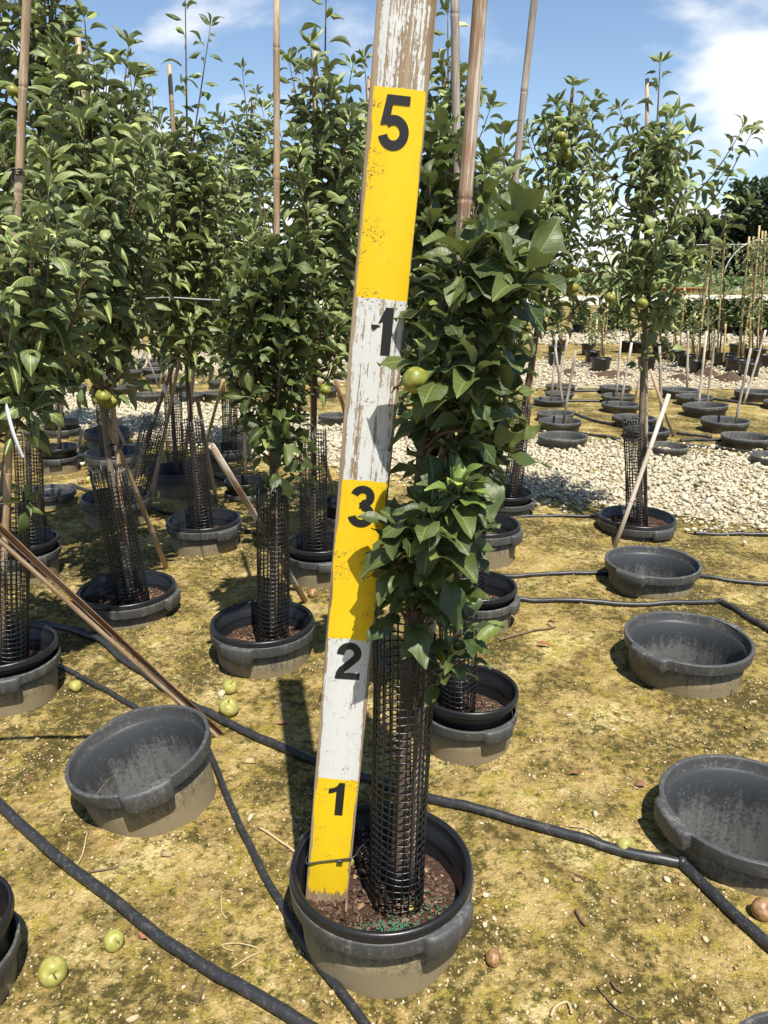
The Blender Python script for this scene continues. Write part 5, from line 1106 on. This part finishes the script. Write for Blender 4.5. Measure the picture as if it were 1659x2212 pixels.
# bushy conifer rows
def spray_proto(): return ([(0, 0, 0), (.35, .25, .1), (.22, .6, .05), (0, 1, 0), (-.25, .6, -.05), (-.33, .28, .05)], [(0, 1, 2, 3), (0, 3, 4, 5)], [])
def bush_mesh(n, seed, mat, col=0.55, cone=True):
    r = random.Random(seed); ms = []
    for k in range(n):
        z = r.random() ** 0.9; rad = (0.30 * (1 - z) ** 0.6 + .03) * (0.75 + .3 * r.random()) if cone else 0.5 * math.sqrt(max(0, 1 - (2 * z - 1) ** 2)) * (.7 + .3 * r.random()); a = r.uniform(0, 6.28)
        p = Vector((rad * math.cos(a), rad * math.sin(a), z)); d_ = Vector((math.cos(a), math.sin(a), r.uniform(.2, 1.4))); ms.append(leaf_matrix(p, d_, Vector((-math.cos(a), -math.sin(a), .8)), r.uniform(.07, .14)))
    return merge_instances('crown', [spray_proto()], np.array(ms), np.zeros(n, int), mat, NR.rand(n), False)
BUSH = [bush_mesh(700, i, M['thuja']) for i in range(3)]
stm = MB(); tube(stm, [(0, 0, -.05), (0, 0, .5)], [.03, .015], 6); BSTEM = stm.mesh('trunk', M['bark'])
BR = [(300, 800, 640), (460, 850, 650), (620, 840, 660), (700, 835, 640), (960, 850, 650), (1030, 852, 640), (1110, 855, 640), (1190, 858, 645), (1265, 860, 640), (1340, 862, 640), (1420, 864, 640), (1500, 866, 635), (1570, 868, 640), (1650, 870, 640)]
for i, (x, yb, yt) in enumerate(BR):
    A = at_z(*c7(x, yb), 0.0); B = at_y(*c7(x, yt), A.y); h = B.z - .18; t = thing('conifer_shrub', f'bushy green conifer shrub, {ORD[i]} along the row behind the saplings', 'shrub', (A.x, A.y, .18), (0, 0, i), 'conifer shrubs behind the sapling row'); wv = (0.95 + .3 * rnd.random()) * max(.8, h * .85)
    tag(obj('crown', BUSH[i % 3], t, scale=(wv, wv, h)), kind='stuff'); obj('trunk', BSTEM, t)
    tag(obj('black_pot', BLACKPOT, None, (A.x, A.y, 0), (0, 0, i), 1.0), f'black pot of the conifer row, {ORD[i]} counting outwards from the board', 'pot', 'black pots of the conifer row')
# low crop rows, terracotta trough, hoops, woods
for j, (y0, hgt, lb) in enumerate(((630, .9, 'low green crop bed beyond the pale path'), (618, 1.3, 'second green crop bed beyond the pale path'), (607, 2.0, 'tall green crop bed before the dark woods'))):
    a, b = at_z(-100, y0), at_z(1900, y0); n = 2600; ms = []
    for k in range(n):
        f = NR.rand(); p = a.lerp(b, f) + Vector((0, NR.normal(0, 1.2 + j), 0)); p.z = NR.rand() * hgt; ms.append(leaf_matrix(p, Vector((NR.normal(), NR.normal(), 1)), Vector((0, -1, 1)), NR.uniform(.18, .42) * (1 + j * .3)))
    tag(obj('crop_bed', merge_instances('crop_bed', [spray_proto()], np.array(ms), np.zeros(n, int), M['crop'], NR.rand(n))), lb, 'crop', kind='stuff')
p = at_z(1421, 633); q = at_z(1530, 633); L = (q - p).length; npot = 9
tp = MB(); lathe(tp, [(.10, 0), (.14, .22), (.155, .225), (.155, .28), (.14, .28), (.13, .24), (0, .24)], 16); TP = tp.mesh('terracotta_pot', M['terracotta'])
for k in range(npot):
    c = p.lerp(q, (k + .5) / npot); tag(obj('terracotta_pot', TP, None, c, (0, 0, k), L / npot / .31 * 1.05), f'orange clay pot beyond the pale path, {ORD[k]} along its row', 'pot', 'clay pots beyond the path')
def hoop(cx, cy_base, w_px, h_px, label, purlin=None, lean=0):
    A = at_z(cx, cy_base); d_ = depth(A); w_ = w_px * d_ / FOC; h_ = h_px * d_ / FOC; mb = MB()
    P = [A + Vector((w_ / 2 * math.cos(t), 0, h_ * math.sin(t) ** .8)) for t in np.linspace(0, math.pi, 19)]; tube(mb, P, .05, 6)
    o = tag(obj('greenhouse_hoop', mb.mesh('greenhouse_hoop', M['metal'])), label, 'hoop')
    if purlin: m2 = MB(); tube(m2, [at_y(purlin[0], purlin[1], A.y), at_y(purlin[2], purlin[3], A.y)], .035, 6); obj('purlin', m2.mesh('purlin', M['metal']), o)
hoop(1640, 622, 165, 100, 'large bare greenhouse hoop with a long purlin before the woods', (1420, 530, 1760, 526)); hoop(1352, 622, 34, 62, 'small greenhouse hoop glimpsed through the lone tree'); hoop(1508, 622, 46, 58, 'small bare greenhouse hoop beside the sapling canes'); hoop(1440, 622, 60, 70, 'mid-sized bare greenhouse hoop behind the lone tree')
def far_tree(px, yb, yt, wpx, seed, label, dist):
    A = Vector(((px - CX) / FOC * dist / math.cos(PITCH) * .96, dist, 0)); B = at_y(px, yt, dist); h = B.z; wd = wpx * dist / FOC; r = random.Random(seed); ms = []
    t = thing('woodland_tree', label, 'tree', A, (0, 0, 0), 'dark trees of the wood on the horizon'); tb = MB(); tube(tb, [(0, 0, -.2), (.1, 0, h * .3), (0, .1, h * .7)], [.35, .25, .1], 7); obj('trunk', tb.mesh('trunk', M['bark']), t)
    lobes = [(Vector((r.uniform(-.42, .42) * wd, r.uniform(-.3, .3) * wd, h * r.uniform(.12, .86))), r.uniform(.16, .30) * wd) for _ in range(20)]
    for k in range(5200):
        c, rr_ = r.choice(lobes); v = Vector((r.gauss(0, 1), r.gauss(0, 1), r.gauss(0, 1))).normalized(); p_ = c + v * rr_ * (0.7 + .35 * r.random())
        if p_.z < .1: continue
        if p_.z > h: p_.z = h - r.random()
        ms.append(leaf_matrix(p_, v + Vector((r.gauss(0, .6), r.gauss(0, .6), r.gauss(0, .6))), Vector((r.gauss(0, .5), r.gauss(0, .5), 1)), r.uniform(.35, .75)))
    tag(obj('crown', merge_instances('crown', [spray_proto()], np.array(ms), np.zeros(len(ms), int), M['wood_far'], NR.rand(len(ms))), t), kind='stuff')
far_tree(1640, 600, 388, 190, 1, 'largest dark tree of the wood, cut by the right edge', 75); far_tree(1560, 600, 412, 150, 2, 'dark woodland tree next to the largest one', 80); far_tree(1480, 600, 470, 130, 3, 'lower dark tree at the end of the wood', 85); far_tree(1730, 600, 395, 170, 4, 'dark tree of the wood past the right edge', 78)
far_tree(1390, 600, 530, 120, 5, 'low dark tree beyond the hoops', 95)
# spilled soil mounds on the far gravel
def mound(px, py, wpx, hm, label, seed):
    A = at_z(px, py); hm *= 0.55; wd = wpx * depth(A) / FOC; V = [(0, 0, hm)]; rings = 6; sg = 18
    for i in range(1, rings + 1):
        for k in range(sg):
            t = 2 * math.pi * k / sg; f = i / rings; rr_ = f * (1 + .25 * noise.noise((math.cos(t) * 1.5, math.sin(t) * 1.5, seed))); V.append((wd / 2 * rr_ * math.cos(t), .28 * rr_ * math.sin(t), hm * (1 - f ** 1.6) * (1 + .5 * noise.noise((math.cos(t) * 3 * f, math.sin(t) * 3, seed + 3))) - .01 * f))
    T_ = [(0, 1 + k, 1 + (k + 1) % sg) for k in range(sg)]; Q = [(1 + (i - 1) * sg + k, 1 + i * sg + k, 1 + i * sg + (k + 1) % sg, 1 + (i - 1) * sg + (k + 1) % sg) for i in range(1, rings) for k in range(sg)]
    mb = MB(); mb.add(V, Q, T_); tag(obj('soil_mound', mb.mesh('soil_mound', M['mound']), None, (A.x, A.y, 0.015)), label, 'soil mound')
mound(1230, 808, 34, .10, 'short spill of brown soil on the far gravel behind the board tree', 1); mound(1322, 813, 105, .11, 'long spill of brown soil on the far gravel', 2); mound(1470, 819, 46, .09, 'low brown soil spill behind the lone tree', 3); mound(1526, 812, 46, .17, 'steep brown soil heap between two pale stakes', 4); mound(1577, 822, 62, .16, 'rounded brown soil heap at the far gravel near the right', 5); mound(1285, 786, 46, .10, 'brown soil spill beside the front black pot', 6)
print('objects', len(scene.objects))
